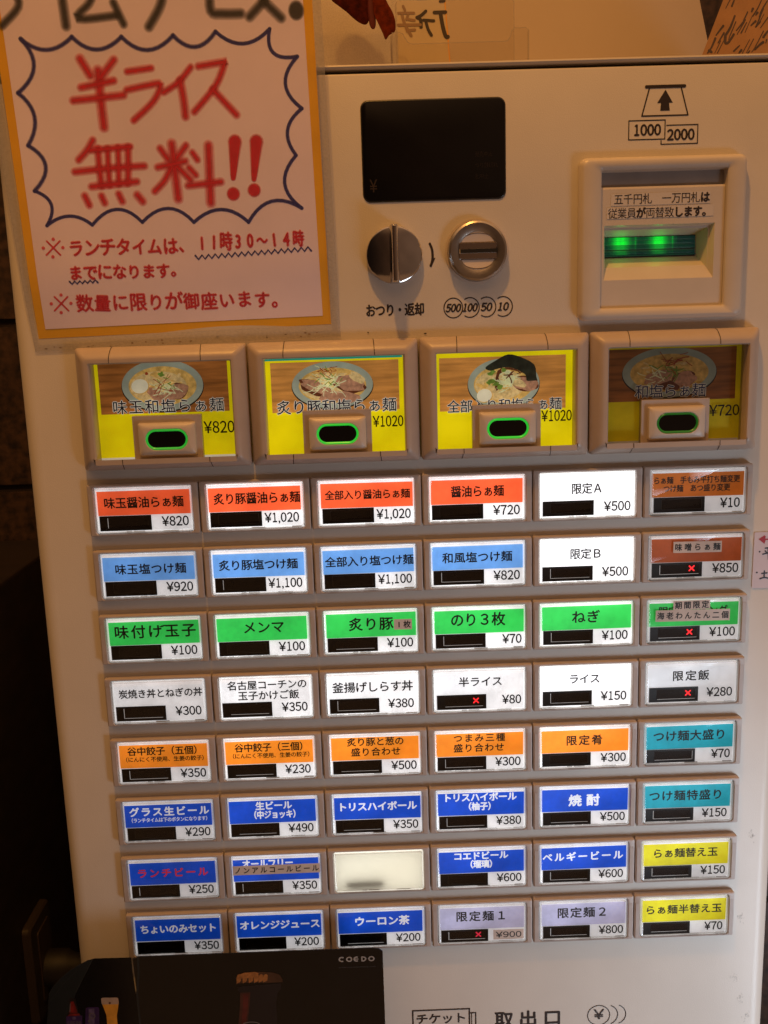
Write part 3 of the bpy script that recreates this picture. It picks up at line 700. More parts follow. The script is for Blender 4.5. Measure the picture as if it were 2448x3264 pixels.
    if tapes or ex.get('ptape'):
        for s, u0, u1, v0, v1 in tapes:
            tp = MB(); a0, a1 = -LW / 2 + u0 * LW, -LW / 2 + u1 * LW; za, zb_ = LH / 2 - v1 * .001 - sh * .5, LH / 2 - v0 * .001 - sh * .5
            yy = HY0 - .0008
            tp.box(a0, a1, yy, yy + .0001, za, zb_, TAPE)
            hh_ = min((zb_ - za) * .84, .0052 if len(s) > 2 else .0052)
            put(tp, text_cells(s, a0 + .0012, a1 - .0010, hh_, .030, .92), yy - .00006, LABELTXT, 0, (za + zb_) / 2)
            o = tp.build('tape_label', smooth=False); o.parent = b; o.color = (glow, 0, 0, 1); o.rotation_euler = (0, rnd.uniform(-.012, .012), 0)
        if ex.get('ptape'):
            tp = MB(); yy = HY0 - .0008; tp.box(.0085, .0325, yy, yy + .0001, -.0138, -.0052, TAPE)
            put(tp, digits('¥900', .0103, .0310, -.0120, -.0070, .022), yy - .00006, LABELTXT)
            o = tp.build('tape_label', smooth=False); o.parent = b; o.color = (glow, 0, 0, 1)

# ------------------------------------------------------------------ four large picture buttons
WOOD = mat('photo_wood', lin(172, 116, 54), 0.5, var=0.3, vscale=90, wood=True, emit=(1, 1, 1), estr=0.75, objcol=True)
WOODD = mat('photo_wood_dark', lin(140, 84, 36), 0.5, var=0.42, vscale=90, wood=True, emit=(1, 1, 1), estr=0.75, objcol=True)
BOWL = mat('photo_bowl', lin(150, 158, 140), 0.5, var=0.14, vscale=90, emit=(1, 1, 1), estr=0.55, objcol=True)
BOWLD = mat('photo_bowl_edge', lin(40, 36, 30), 0.5)
SOUP = mat('photo_soup', lin(206, 166, 88), 0.5, var=0.3, vscale=320, emit=(1, 1, 1), estr=0.55, objcol=True)
SOUP2 = mat('photo_soup_foam', lin(214, 186, 126), 0.5, var=0.25, vscale=500, emit=(1, 1, 1), estr=0.5, objcol=True)
EGG = mat('photo_egg', lin(226, 220, 190), 0.5, var=0.06, vscale=200, emit=(1, 1, 1), estr=0.55, objcol=True)
MEAT = mat('photo_pork', lin(176, 128, 98), 0.5, var=0.3, vscale=400, emit=(1, 1, 1), estr=0.5, objcol=True)
MEATD = mat('photo_pork_edge', lin(104, 54, 30), 0.5, var=0.3, vscale=400, emit=(1, 1, 1), estr=0.4, objcol=True)
NEGI = mat('photo_leek', lin(214, 214, 166), 0.5, var=0.15, vscale=300, emit=(1, 1, 1), estr=0.5, objcol=True)
HERB = mat('photo_herb', lin(110, 140, 52), 0.5, var=0.35, vscale=500, emit=(1, 1, 1), estr=0.5, objcol=True)
CHILI = mat('photo_chili', lin(150, 58, 26), 0.5, var=0.2, emit=(1, 1, 1), estr=0.5, objcol=True)
NORI = mat('photo_nori', lin(34, 38, 28), 0.5, var=0.6, vscale=160, emit=(1, 1, 1), estr=0.5, objcol=True)
PYEL = mat('photo_card_yellow', lin(232, 216, 6), 0.45, var=0.03, emit=(1, 1, 1), estr=0.62, objcol=True)
NAVY = mat('photo_title_navy', lin(22, 34, 84), 0.5)
PALE = mat('photo_title_outline', lin(214, 210, 196), 0.5, emit=(1, 1, 1), estr=0.6, objcol=True)
TEALEDGE = mat('teal_card_edge', lin(20, 150, 130), 0.4, emit=lin(20, 150, 130), estr=0.5)
OW, OH = 0.0968, 0.0688                               # opening
FZ = 0.2432; OZ = 0.2404
FX = (-0.1795, -0.0598, 0.0600, 0.1798); PICY = 0.0012
PICS = [dict(t='味玉和塩らぁ麺', tu=(.125, .925), tv=.445, p='820', photo=(.03, .965, .0, .515), bowl=(.49, .235, .295, .262), glow=.62, w=WOODD, egg=(.33, .235, .064)),
        dict(t='炙り豚和塩らぁ麺', tu=(.08, .945), tv=.50, p='1020', photo=(.04, .972, .045, .555), bowl=(.487, .285, .295, .238), glow=.85, w=WOOD, teal=1),
        dict(t='全部入り和塩らぁ麺', tu=(.085, .92), tv=.545, p='1020', photo=(.03, .955, .05, .595), bowl=(.50, .325, .262, .255), glow=.85, w=WOOD, egg=(.355, .44, .058), nori=1),
        dict(t='和塩らぁ麺', tu=(.225, .74), tv=.455, p='720', photo=(.018, .968, .02, .555), bowl=(.478, .265, .345, .255), glow=.07, w=WOODD)]
for k, P in enumerate(PICS):
    fx = FX[k]; fr = MB(); hw, hh = 0.0594, 0.0431
    oz = OZ - FZ
    ol = lambda d, y, r=.004: y_(rr(0, 0, hw - d, hh - d, r), y)
    il = lambda d, y, r=.0008: y_(rr(0.0004, oz, OW / 2 + d, OH / 2 + d, r), y)
    fr.loft([ol(0, PY - .0002, .0022), ol(0, -.0018, .0022), ol(.0006, -.0040, .0026), ol(.0022, -.0068, .003), ol(.0046, -.0096, .003), ol(.0064, -.0112, .003), ol(.0078, -.0118, .0026), ol(.0086, -.0119, .0026), il(.0010, -.0119, .001), il(.0002, -.0110), il(0, -.0080), il(0, .0016)], FRAME)
    for sx_, zt_, zb_ in ((-.034, 1, 0), (.0290, 1, 0), (-.030, 0, 1), (.0310, 0, 1)):     # clip seams on the top and bottom rail
        zs_ = ((hh + .0002, PY - .002), (hh + .0002, -.0019), (hh - .0004, -.0042), (hh - .0020, -.0070), (hh - .0044, -.0098), (hh - .0063, -.0114), (hh - .0078, -.0120), (hh - .0086, -.0121), (oz + OH / 2 + .0008, -.0122)) if zt_ else \
              ((-hh + .0004, -.0042), (-hh + .0020, -.0070), (-hh + .0044, -.0098), (-hh + .0063, -.0114), (-hh + .0078, -.0120), (-hh + .0086, -.0121), (oz - OH / 2 - .0008, -.0122))
        vs = []; fs = []
        for i, (z, y) in enumerate(zs_):
            dx = (.0012 if sx_ < 0 else -.0012) * ((len(zs_) - 1 - i) / len(zs_)) ** 2 * (1 if zt_ else -1)
            vs += [(sx_ + dx - .00022, y, z), (sx_ + dx + .00022, y, z)]
        for i in range(len(zs_) - 1): fs.append((2 * i, 2 * i + 1, 2 * i + 3, 2 * i + 2))
        fr.add(vs, fs, GAP)
    fb = part(fr, 'picture_button', loc=None)
    fb.location = (fx, 0, FZ)
    fb['group'] = 'large picture buttons under the bill slot'
    fb['label'] = 'large backlit picture button for ramen at ¥%s' % P['p'] + (' with egg' if k == 0 else ' with seaweed' if k == 2 else ' with grilled pork' if k == 1 else '')
    pc = MB(); rnd = random.Random(50 + k)
    U = lambda u: -OW / 2 + u * OW
    V = lambda v: oz + OH / 2 - v * OH
    lay = [PICY]
    def up(): lay[0] -= 2.5e-5; return lay[0]
    pc.rect(U(0.0) - .0005, U(1) + .0008, V(1) - .0005, V(0) + .0005, PICY, PYEL)
    if k in (0, 3): pc.rect(U(0), U(1), V(1) - .0004, V(.965), up(), PALE)
    if P.get('teal'): pc.rect(U(0), U(1), V(.025), V(0), up(), TEALEDGE)
    a, b_, c_, d_ = P['photo']
    pc.rect(U(a), U(b_), V(d_), V(c_), up(), P['w'])
    cx_, cz_, aw, ah = P['bowl']
    cxm, czm, am, ahm = U(cx_), V(cz_), aw * OW, ah * OH
    clipz = lambda pts: [(x, min(max(z, V(d_)), V(c_))) for x, z in pts]
    pc.poly(clipz(ell(cxm, czm - .0008, am * 1.012, ahm * 1.012, 60)), up(), BOWLD)
    pc.poly(clipz(ell(cxm, czm, am, ahm, 60)), up(), BOWL)
    pc.poly(clipz(ell(cxm, czm - ahm * .02, am * .835, ahm * .76, 60)), up(), SOUP)
    pc.poly(clipz(ell(cxm - am * .1, czm - ahm * .05, am * .70, ahm * .60, 50)), up(), SOUP2 if k != 3 else SOUP)
    for i in range(26):                                                   # broth swirls, foam
        q = rnd.uniform(0, 6.28); rr_ = rnd.uniform(.25, .8)
        pc.poly(clipz(ell(cxm + am * .8 * rr_ * math.cos(q), czm + ahm * .68 * rr_ * math.sin(q), rnd.uniform(.0012, .0042), rnd.uniform(.0004, .0012), 12, rnd.uniform(-.5, .5))), up(), rnd.choice((SOUP, SOUP2)))
    def blob(u, v, w, h, m_, rot=0, n=14, j=.16):
        pts = ell(0, 0, w, h, n, 0)
        pts = [(x * (1 + rnd.uniform(-j, j)), z * (1 + rnd.uniform(-j, j))) for x, z in pts]
        ca, sa = math.cos(rot), math.sin(rot)
        pc.poly(clipz([(U(u) + x * ca - z * sa, V(v) + x * sa + z * ca) for x, z in smooth_line(pts, 3, True)]), up(), m_)
    def strands(u, v, n, ln, m_, spread=1.0, w=.0006):
        for i in range(n):
            a_ = rnd.uniform(-1.2, 1.2) + (math.pi if rnd.random() < .5 else 0); l = ln * rnd.uniform(.5, 1)
            sx_, sz_ = U(u) + rnd.gauss(0, .003 * spread), V(v) + rnd.gauss(0, .0022 * spread)
            bend = rnd.uniform(-.4, .4)
            pts = [(sx_ + l * t * math.cos(a_ + bend * t), sz_ + l * .8 * t * math.sin(a_ + bend * t)) for t in (0, .25, .5, .75, 1)]
            put(pc, ribbon(clipz(pts), w * rnd.uniform(.6, 1.2), caps=False), up(), m_)
    if k == 0:
        blob(.60, .30, .0078, .0056, MEATD, .4); blob(.60, .295, .0072, .0050, MEAT, .4); blob(.45, .33, .0085, .0038, MEAT, -.5); blob(.50, .37, .0075, .0034, MEAT, .1)
        strands(.52, .27, 30, .0085, NEGI); strands(.49, .22, 7, .011, CHILI, .6, .0005); blob(.49, .12, .0024, .0015, HERB, 0, 10, .4); strands(.53, .26, 8, .004, HERB)
        blob(.385, .11, .0012, .001, CHILI)
    elif k == 1:
        blob(.36, .31, .0125, .0046, MEATD, -.35); blob(.37, .30, .0115, .0040, MEAT, -.35); blob(.61, .28, .0118, .0060, MEATD, -.25); blob(.61, .275, .0110, .0053, MEAT, -.25)
        blob(.56, .41, .0110, .0042, MEAT, -.1); blob(.46, .40, .0070, .0036, MEAT, .2); blob(.67, .22, .0060, .0030, SOUP2, -.6)
        strands(.45, .28, 46, .0105, NEGI, 1.3); strands(.44, .15, 22, .0062, CHILI, .8, .0004); strands(.47, .20, 12, .005, HERB, 1.6)
    elif k == 2:
        blob(.66, .33, .0100, .0052, MEATD, -.2); blob(.66, .335, .0093, .0046, MEAT, -.2); blob(.46, .28, .0022, .0078, MEATD, -.2); blob(.58, .30, .0090, .0030, SOUP2, -.5)
        blob(.52, .27, .0058, .0054, NEGI, 0, 12, .25); blob(.495, .26, .0030, .0026, SOUP2, 0, 10); strands(.52, .30, 30, .0075, NEGI); strands(.58, .20, 14, .0095, MEATD, 1.2, .0007)
        for uu, vv in ((.42, .20), (.40, .22), (.41, .30), (.39, .31), (.50, .19), (.47, .36), (.44, .33)): blob(uu, vv, .0022, .0014, HERB, 0, 9, .4)
        nori = [(.365, .155), (.45, .08), (.53, .03), (.62, .06), (.72, .14), (.735, .26), (.74, .30), (.70, .305), (.665, .30), (.655, .24), (.60, .19), (.53, .16), (.46, .17), (.40, .19)]
        pc.poly([(U(u), V(v)) for u, v in smooth_line(nori, 3, True)], up(), NORI)
    else:
        blob(.58, .35, .0092, .0062, MEATD, .2); blob(.585, .345, .0082, .0055, MEAT, .2); blob(.44, .38, .0110, .0036, MEATD, -.3); blob(.40, .31, .0110, .0050, MEAT, .2)
        strands(.50, .27, 20, .008, HERB, 1.2); strands(.50, .16, 12, .0105, CHILI, 1.0, .0007); strands(.36, .30, 16, .007, NEGI, 1.4, .0008)
    if P.get('egg'):
        eu, ev, er = P['egg']; pc.poly(ell(U(eu) + .0004, V(ev) - .0005, er * OW, er * OW * .82, 30, .2), up(), SOUP); pc.poly(ell(U(eu), V(ev), er * OW * .96, er * OW * .80, 30, .2), up(), EGG)
    hT = .0092 if len(P['t']) < 9 else .0084
    y1 = up(); y2 = up()
    put(pc, text_cells(P['t'], U(P['tu'][0]), U(P['tu'][1]), hT, .055), y1, PALE, 0, V(P['tv']))
    put(pc, text_cells(P['t'], U(P['tu'][0]), U(P['tu'][1]), hT, .008), y2, NAVY, 0, V(P['tv']))
    n_ = len(P['p'])
    put(pc, digits('¥' + P['p'], U(.772), U(.998), V(.725 if k else .735), V(.615), .020), up(), LABELTXT)
    po_ = pc.build('picture_card', smooth=False); po_.parent = fb; po_.color = (P['glow'], 0, 0, 1)
    po_['label'] = 'yellow card with a ramen bowl photo priced ¥' + P['p']
    gl = MB(); gl.rect(U(0) - .0002, U(1) + .0006, V(1), V(0), -.0028, GLASS)
    g = gl.build('clear_pane', smooth=False); g.parent = fb
    # push button on its base plate
    pb = MB(); px0, px1 = U(.262), U(.762); pz0, pz1 = V(1.0) + .0002, V(.535)
    pb.box(px0, px1, -.0044, PICY + .0002, pz0, pz1, HOUSE)
    bo = pb.build('button_base', smooth=False, bev=.0003); bo.parent = fb
    cpm = MB(); ccx, ccz = (px0 + px1) / 2 + .0002, V(.775)
    q = lambda hw_, hh_, r_, y: y_(rr(ccx, ccz, hw_, hh_, r_, 8), y)
    ob = lambda hw_, hh_, y: y_(rr(ccx, ccz + .0002, hw_, hh_, hh_ - .00001, 8), y)
    cpm.loft([q(.0201, .0117, .0012, -.0043), q(.0201, .0117, .0012, -.0072), q(.0197, .0113, .0014, -.0081), q(.0165, .0088, .004, -.0098), ob(.0152, .0077, -.0100), ob(.0147, .0072, -.0094)], CAP)
    cpo = cpm.build('push_button'); cpo.parent = fb
    rg = MB(); G = GREENMID if k == 0 else GREENRING if k < 3 else GREENDIM
    rg.loft([ob(.0147, .0072, -.0095), ob(.0141, .0066, -.0101), ob(.0136, .0060, -.0098), ob(.0131, .0055, -.0090)], G)
    rg.poly([(a_[0], a_[2]) for a_ in ob(.0133, .0057, 0)], -.0092, BLACKGLOSS)
    ro = rg.build('indicator_ring'); ro.parent = fb
    ro['label'] = 'black window ringed in green light' if k < 3 else 'black window in a dim green ring'

# ================================================================== THINGS ON AND ROUND THE MACHINE
# --- hand-lettered poster in a soft plastic sleeve, hung over the top left of the machine
P0 = Vector((0, 0.0055, 0.287)); PDIR = Vector((0, -0.012, 0.213)).normalized(); PN = Vector((0, PDIR.z, -PDIR.y))
def q1(x, y): return (x / 1.3554, y / 1.3554)                    # pixel in the enlarged crop -> source pixel
PX0 = Vector((1, 0, 0))
def pl(px, py):
    q = hit(px, py, P0, PN) - P0; return (q.dot(PX0), q.dot(PDIR))
def wave(x, z): return 0.0016 * math.sin(x * 21 + z * 9 + 1.0) * min(1, max(0, z / .05)) + 0.0022 * math.sin(z * 15 + 0.6 - x * 6) * min(1, max(0, z / .05)) ** 2
def P3(x, z, d=0.0): return P0 + PX0 * x + PDIR * z - PN * (d + wave(x, z))
PAPER_D = .0009
class PB(MB):                                                    # builder that lies in the poster plane
    def sheet(s, q, d, m, n=26):             # four-sided sheet that follows the gentle waves of the paper
        V_ = []
        for j in range(n + 1):
            for i in range(n + 1):
                u, v = i / n, j / n
                x = (q[0][0] * (1 - u) + q[1][0] * u) * (1 - v) + (q[3][0] * (1 - u) + q[2][0] * u) * v
                z = (q[0][1] * (1 - u) + q[1][1] * u) * (1 - v) + (q[3][1] * (1 - u) + q[2][1] * u) * v
                V_.append((x, -d, z))
        s.add(V_, [(j * (n + 1) + i, j * (n + 1) + i + 1, (j + 1) * (n + 1) + i + 1, (j + 1) * (n + 1) + i) for j in range(n) for i in range(n)], m)
    def add(s, vs, fs, m):
        MB.add(s, [P3(v[0], v[2], -v[1] if v[1] <= 0 else PAPER_D + .00010 + v[1]) for v in vs], fs, m)
def soft(name, col, a):
    return mat(name, col, 0.55, var=0.1, vscale=300, alpha=a)
RED = [soft('red_marker_%d' % i, (0.78, 0.018, 0.050), a) for i, a in enumerate((.22, .36, .5, .7))]
DKM = [soft('black_marker_%d' % i, (0.05, 0.045, 0.045), a) for i, a in enumerate((.26, .34, .42, .5))]
NVM = [soft('navy_marker_%d' % i, (0.030, 0.030, 0.26), a) for i, a in enumerate((.3, .4, .5, .6))]
def marker(mb, pts, w, ms, y0, sm=4, blur=1.0, taper=None):
    q = [pl(*q1(a, b)) for a, b in pts]
    if len(q) > 2: q = smooth_line(q, sm)
    for i, k in enumerate((1 + .55 * blur, 1 + .2 * blur, 1 - .15 * blur, max(.3, 1 - .45 * blur))):
        put(mb, ribbon(q, w * k, taper=taper), y0 * .03 + i * 3e-6, ms[i])
poster = thing('poster', 'hand-lettered red and navy paper poster with yellow border over the machine corner', 'poster', tuple(P3(-0.155, 0)))
def ppart(mb, name):
    o = mb.build(name, smooth=True); o.parent = poster; o.matrix_parent_inverse = Matrix.Translation(-poster.location); return o
YELLOWP = mat('yellow_card', (0.86, 0.46, 0.012), 0.55, var=0.08, vscale=30, bump=0.1, bscale=300)
WHITEP = mat('white_poster_paper', (0.93, 0.80, 0.95), 0.5, var=0.06, vscale=14, bump=0.06, bscale=200)
TOPZ = 0.30
yb = [pl(125, 1080), pl(1056, 1033)]; yt = [pl(-55, -120), pl(988, -120)]
pbk = PB(); pbk.sheet([yb[0], yb[1], yt[1], yt[0]], .0006, YELLOWP); ppart(pbk, 'yellow_backing')
pw_ = PB(); pw_.sheet([pl(147, 1049), pl(1029, 1006), pl(958, -120), pl(-25, -120)], .0009, WHITEP)
d0 = .0011
for pts, w in (([(60, -40), (75, 25), (5, 108)], 26), ([(255, -60), (265, 0), (280, 108)], 30), ([(400, -40), (380, 10), (330, 76), (500, 62)], 26), ([(485, 5), (530, 100)], 26), ([(705, -60), (690, 20), (640, 112)], 30),
               ([(905, -60), (910, 45), (960, 58), (1040, 58)], 30), ([(1160, -60), (1140, 0), (1078, 72)], 30), ([(1140, 5), (1215, 78)], 30)):
    marker(pw_, pts, w * .000145, DKM, d0, blur=1.2); d0 += 4e-6
for i in range(4): pw_.poly(ell(*pl(*q1(1280, 46)), .0047 * (1.15 - .1 * i), .0055 * (1.15 - .1 * i), 24), d0 * .03 + i * 3e-6, DKM[i])
cusps = [(85, 165), (305, 155), (520, 155), (745, 150), (930, 135), (1165, 125), (1285, 245), (1305, 470), (1280, 672), (1305, 900), (1075, 960), (838, 960), (615, 960), (400, 972), (205, 975), (150, 825), (120, 628), (75, 400)]
sag = [52, 55, 60, 58, 58, 62, 62, 50, 62, 62, 55, 60, 62, 40, 48, 62, 50, 62]
cxp, czp = 690, 550
for i in range(len(cusps)):
    a, b = cusps[i], cusps[(i + 1) % len(cusps)]
    mx_, my_ = (a[0] + b[0]) / 2, (a[1] + b[1]) / 2
    nx_, ny_ = -(b[1] - a[1]), (b[0] - a[0]); l = math.hypot(nx_, ny_); nx_ /= l; ny_ /= l
    if (cxp - mx_) * nx_ + (czp - my_) * ny_ < 0: nx_, ny_ = -nx_, -ny_
    k = sag[i] * 1.0
    pts = []
    for t in [j / 10 for j in range(11)]:
        h_ = 4 * t * (1 - t)
        pts.append((a[0] + (b[0] - a[0]) * t + nx_ * k * h_, a[1] + (b[1] - a[1]) * t + ny_ * k * h_))
    left = mx_ < 900
    marker(pw_, pts, (.0021 if not left else .0020), NVM, .00115 + i * 4e-6, sm=1, blur=1.1 if left and my_ < 800 else .45)
RS = [([(340, 250), (385, 322)], 28), ([(487, 255), (430, 332)], 26), ([(345, 375), (487, 345)], 24), ([(312, 432), (530, 408)], 25), ([(418, 300), (430, 420), (446, 548)], 30),
      ([(545, 306), (650, 291)], 22), ([(543, 386), (640, 365), (690, 362), (660, 435), (575, 518)], 23),
      ([(822, 288), (770, 352), (705, 396)], 22), ([(775, 345), (790, 420), (800, 502)], 26), ([(855, 285), (960, 268), (968, 275), (930, 370), (838, 482)], 23), ([(918, 385), (1022, 496)], 24),
      ([(398, 605), (372, 650), (338, 690)], 24), ([(390, 648), (560, 632)], 22), ([(322, 742), (480, 725), (622, 716)], 24), ([(420, 640), (427, 720), (438, 802)], 24), ([(462, 640), (466, 720), (472, 800)], 22),
      ([(507, 636), (510, 720), (512, 796)], 22), ([(550, 634), (552, 720), (550, 792)], 24), ([(395, 806), (590, 784)], 24), ([(366, 846), (386, 886)], 24), ([(438, 846), (452, 876)], 24), ([(512, 838), (528, 870)], 24), ([(592, 842), (616, 870)], 26),
      ([(690, 640), (722, 685)], 24), ([(802, 628), (765, 680)], 24), ([(680, 722), (800, 696)], 24), ([(740, 620), (755, 740), (770, 858)], 30), ([(738, 722), (710, 780), (668, 826)], 24), ([(765, 718), (822, 776)], 24),
      ([(830, 658), (852, 690)], 22), ([(816, 724), (846, 756)], 22), ([(812, 802), (955, 786)], 24), ([(900, 628), (905, 750), (911, 876)], 30)]
for i, (pts, w) in enumerate(RS): marker(pw_, pts, w * .000150, RED, .0013 + i * 5e-6, blur=1.35)
for i, (xa, ya, xb, yb_) in enumerate(((1015, 612, 1008, 770), (1108, 612, 1098, 775))):
    marker(pw_, [(xa, ya), ((xa + xb) / 2, 690), (xb, yb_)], .0084, RED, .0015 + i * 1e-5, blur=.4, taper=(1.0, .38))
    for j in range(4): pw_.poly(ell(*pl(*q1(xb + 1, 838 - 16 * i)), .0042 * (1.15 - .1 * j), .0042 * (1.15 - .1 * j), 20), .00006 + j * 3e-6, RED[j])
def handtext(mb, s, p, q, h, ms, y0, bold, shear=0.0, blurry=True):
    a, b = pl(*q1(*p)), pl(*q1(*q)); L = math.hypot(b[0] - a[0], b[1] - a[1]); dx, dz = (b[0] - a[0]) / L, (b[1] - a[1]) / L
    rnd = random.Random(len(s)); n = len(s); cw_ = h; pitch = (L - cw_) / (n - 1)
    for i, ch in enumerate(s):
        if ch in '\u3000 ': continue
        vs, fs, _ = text_cells(ch, 0, cw_, h * rnd.uniform(.9, 1.06), 0)
        ra = rnd.uniform(-.06, .06); ca, sa = math.cos(ra), math.sin(ra); oz_ = rnd.uniform(-.04, .04) * h
        vs = [((x - cw_ / 2) * ca * min(1.05, pitch / cw_ * 1.02) - z * sa + cw_ / 2, (x - cw_ / 2) * sa + z * ca + oz_) for x, z in vs]
        for j, bb in enumerate((bold * 1.5, bold, bold * .5) if blurry else (bold, bold * .5)):
            for k2, (ox, oz2) in enumerate(((-bb, 0), (bb, 0), (0, bb), (0, -bb))):
                pts = [(a[0] + (x + ox + i * pitch) * dx - (z + oz2) * dz, a[1] + (x + ox + i * pitch) * dz + (z + oz2) * dx) for x, z in vs]
                put(mb, (pts, fs), .00008 + j * 3e-6 + k2 * 5e-7, ms[min(3, j + (0 if blurry else 1))])
handtext(pw_, 'ランチタイムは、', (296, 1072), (840, 1060), .0112, RED, .0016, .00046)
handtext(pw_, '11時30〜14時', (838, 1048), (1325, 1030), .0112, RED, .0016, .00046)
handtext(pw_, 'までになります。', (300, 1178), (800, 1168), .0098, RED, .0016, .00044)
handtext(pw_, '数量に限りが御座います。', (333, 1312), (1245, 1290),   .0116, RED, .0016, .00056, blurry=False)
for cxk, cyk, rk in ((233, 1072, 40), (268, 1312, 40)):
    marker(pw_, [(cxk - rk * .7, cyk - rk * .75), (cxk + rk * .8, cyk + rk * .75)], .0011, RED, .0016, blur=.5); marker(pw_, [(cxk + rk * .7, cyk - rk * .75), (cxk - rk * .7, cyk + rk * .75)], .0011, RED, .00161, blur=.5)
    for dx_, dy_ in ((-1.05, 0), (1.05, -.05), (0, -.95), (0, .95)): pw_.poly(ell(*pl(*q1(cxk + dx_ * rk, cyk + dy_ * rk)), .0012, .0012, 12), .00009, RED[3])
zig = [(845 + i * 14.3, 1112 - i * 1.1 + (10 if i % 2 else -8)) for i in range(36)]
marker(pw_, zig, .0013, NVM, .0017, sm=1, blur=.2)
marker(pw_, [(305 + i * 11, 1222 - i * .7 + (6 if i % 2 else -6)) for i in range(12)], .0012, NVM, .0017, sm=1, blur=.3)
ppart(pw_, 'paper_sheet')
SLEEVE = clear('poster_sleeve_plastic', tint=(0.98, 0.97, 0.96), gloss=0.3, frost=0.05, rough=0.16)
SLEEVE2 = clear('poster_sleeve_margin', tint=(0.80, 0.78, 0.76), gloss=0.6, frost=0.30, rough=0.25)
sl = PB()
so_ = [pl(116, 1122), pl(1086, 1072), pl(1016, -120), pl(-110, -120)]; si_ = [pl(125, 1080), pl(1056, 1033), pl(988, -120), pl(-55, -120)]
for i in (0, 1, 3):
    j = (i + 1) % 4; sl.sheet([so_[i], so_[j], si_[j], si_[i]], .0022, SLEEVE2)
sl.sheet(si_, .0022, SLEEVE)
rnd = random.Random(4)
for i in range(22):
    bx, bz = rnd.uniform(so_[0][0] + .004, so_[1][0] - .003), so_[0][1] + rnd.uniform(.0012, .0040)
    sl.poly(ell(bx, bz + (bx - so_[0][0]) * (so_[1][1] - so_[0][1]) / (so_[1][0] - so_[0][0]), rnd.uniform(.0003, .0011), rnd.uniform(.0003, .0006), 8), -.0023, mat('sleeve_dirt', (0.16, 0.10, 0.06), 0.8, var=.5, alpha=.8))
ppart(sl, 'plastic_sleeve')

# --- memo slip taped beside the buttons
def r8(x, y): return (2300 + x / 6.317, 1600 + y / 6.317)
YM = PY - .0006
memo = MB(); MP = mat('pale_pink_paper', (0.66, 0.56, 0.60), 0.6, var=0.03)
a_, b_ = at(*r8(665, 615), YM), at(*r8(608, 1738), YM)
memo.add([(a_[0], YM, a_[1]), (b_[0], YM, b_[1]), (.2690, YM, b_[1] - .0004), (.2690, YM, a_[1] + .0006)], [(0, 1, 2, 3)], MP)
mr_ = mat('red_pen', (0.40, 0.002, 0.008), 0.5); mk_ = mat('black_pen', (0.02, 0.01, 0.02), 0.5)
yy = YM - .0001
memo.poly([at(*r8(*p), yy) for p in ((745, 750), (865, 672), (892, 690), (880, 745), (890, 770), (862, 845))], yy, mr_)
def mst(pts, w, k, m_=mk_): put(memo, ribbon(smooth_line([at(*r8(*p), yy) for p in pts], 3), w), yy - k * 1e-5, m_)
mst([(870, 752), (960, 750), (1100, 748)], .0011, 1, mr_)
for i, pts in enumerate(([(880, 930), (980, 918), (1050, 915)], [(880, 985), (900, 1010)], [(985, 980), (965, 1010)], [(828, 1052), (930, 1025), (1060, 1010)], [(940, 925), (942, 1040), (945, 1150)],
                         [(862, 1390), (855, 1520)], [(810, 1438), (915, 1428)], [(772, 1545), (860, 1520), (960, 1540)])): mst(pts, .0011, 2 + i)
for i, p in enumerate(((767, 1000), (710, 1420))): memo.poly(ell(*at(*r8(*p), yy), .0007, .0007, 12), yy - i * 1e-5, mk_)
mo = memo.build('paper_note', smooth=False); tag(mo, 'pale pink paper slip with red arrow taped beside the right button column', 'note')

# --- beer display card standing against the lower left of the machine
CARD = mat('black_gloss_card', (0.0032, 0.0032, 0.0036), 0.22, var=0.2, spec=0.5); CARD2 = mat('dark_teal_card_edge', (0.010, 0.014, 0.017), 0.35, var=0.15)
card = thing('beer_display_card', 'black folded beer advertising card with a bottle picture in front of the machine', 'display card', (-0.15, -0.03, -0.62))
YC = -0.030
def cpart(mb, name):
    o = mb.build(name, smooth=False); o.parent = card; o.matrix_parent_inverse = Matrix.Translation(-card.location); return o
K = 1.4756
def c5(x, y): return (150 + x / 3.318, 3020 + y / 3.318)
def c6(x, y): return (700 + x / 2.765, 3020 + y / 2.765)
f0 = at(*c5(905, 125), YC); f0b = at(*c5(965, 100), YC); f1 = at(*c6(1340, 6), YC); f2 = at(*c6(1437, 34), YC); ZB = -0.62
fp = MB(); th = .0008
outl = [f0, f0b] + [f1, ((f1[0] * .35 + f2[0] * .65), f1[1] - .0006), f2, (f2[0] + .0006, ZB), (f0[0] + .012, ZB)]
fp.loft([y_(outl, YC + th), y_(outl, YC)], CARD, True, True)
yc = YC - .0001
put(fp, ribbon([at(*c5(962, 110), yc), at(*c5(968, 300), yc), at(*c5(952, 480), yc), at(*c5(985, 820), yc), (at(*c5(985, 820), yc)[0] + .004, ZB)], .0016), yc, CARD2)
# bottle with crown cap printed on the front
BR = mat('print_bottle_brown', (0.050, 0.014, 0.009), 0.4, var=.4, vscale=120); BR2 = mat('print_bottle_red', (0.075, 0.010, 0.008), 0.4, var=.4, vscale=100); BR3 = mat('print_bottle_dark', (0.009, 0.006, 0.007), 0.4)
CAPC = mat('print_cap_copper', (0.30, 0.115, 0.030), 0.4, var=.35, vscale=300); CAPD = mat('print_cap_dark', (0.05, 0.020, 0.008), 0.4, var=.3)
def pc6(pts, k, m_): fp.poly([at(*c6(*p), yc) for p in pts], yc - k * 2e-5, m_)
pc6([(160, 345), (540, 315), (545, 360), (510, 400), (500, 500), (510, 700), (530, 900), (140, 900), (165, 660), (180, 500), (182, 400), (160, 375)], 1, BR3)
pc6([(182, 400), (270, 395), (265, 500), (250, 620), (230, 900), (150, 900), (168, 660), (182, 500)], 2, BR)
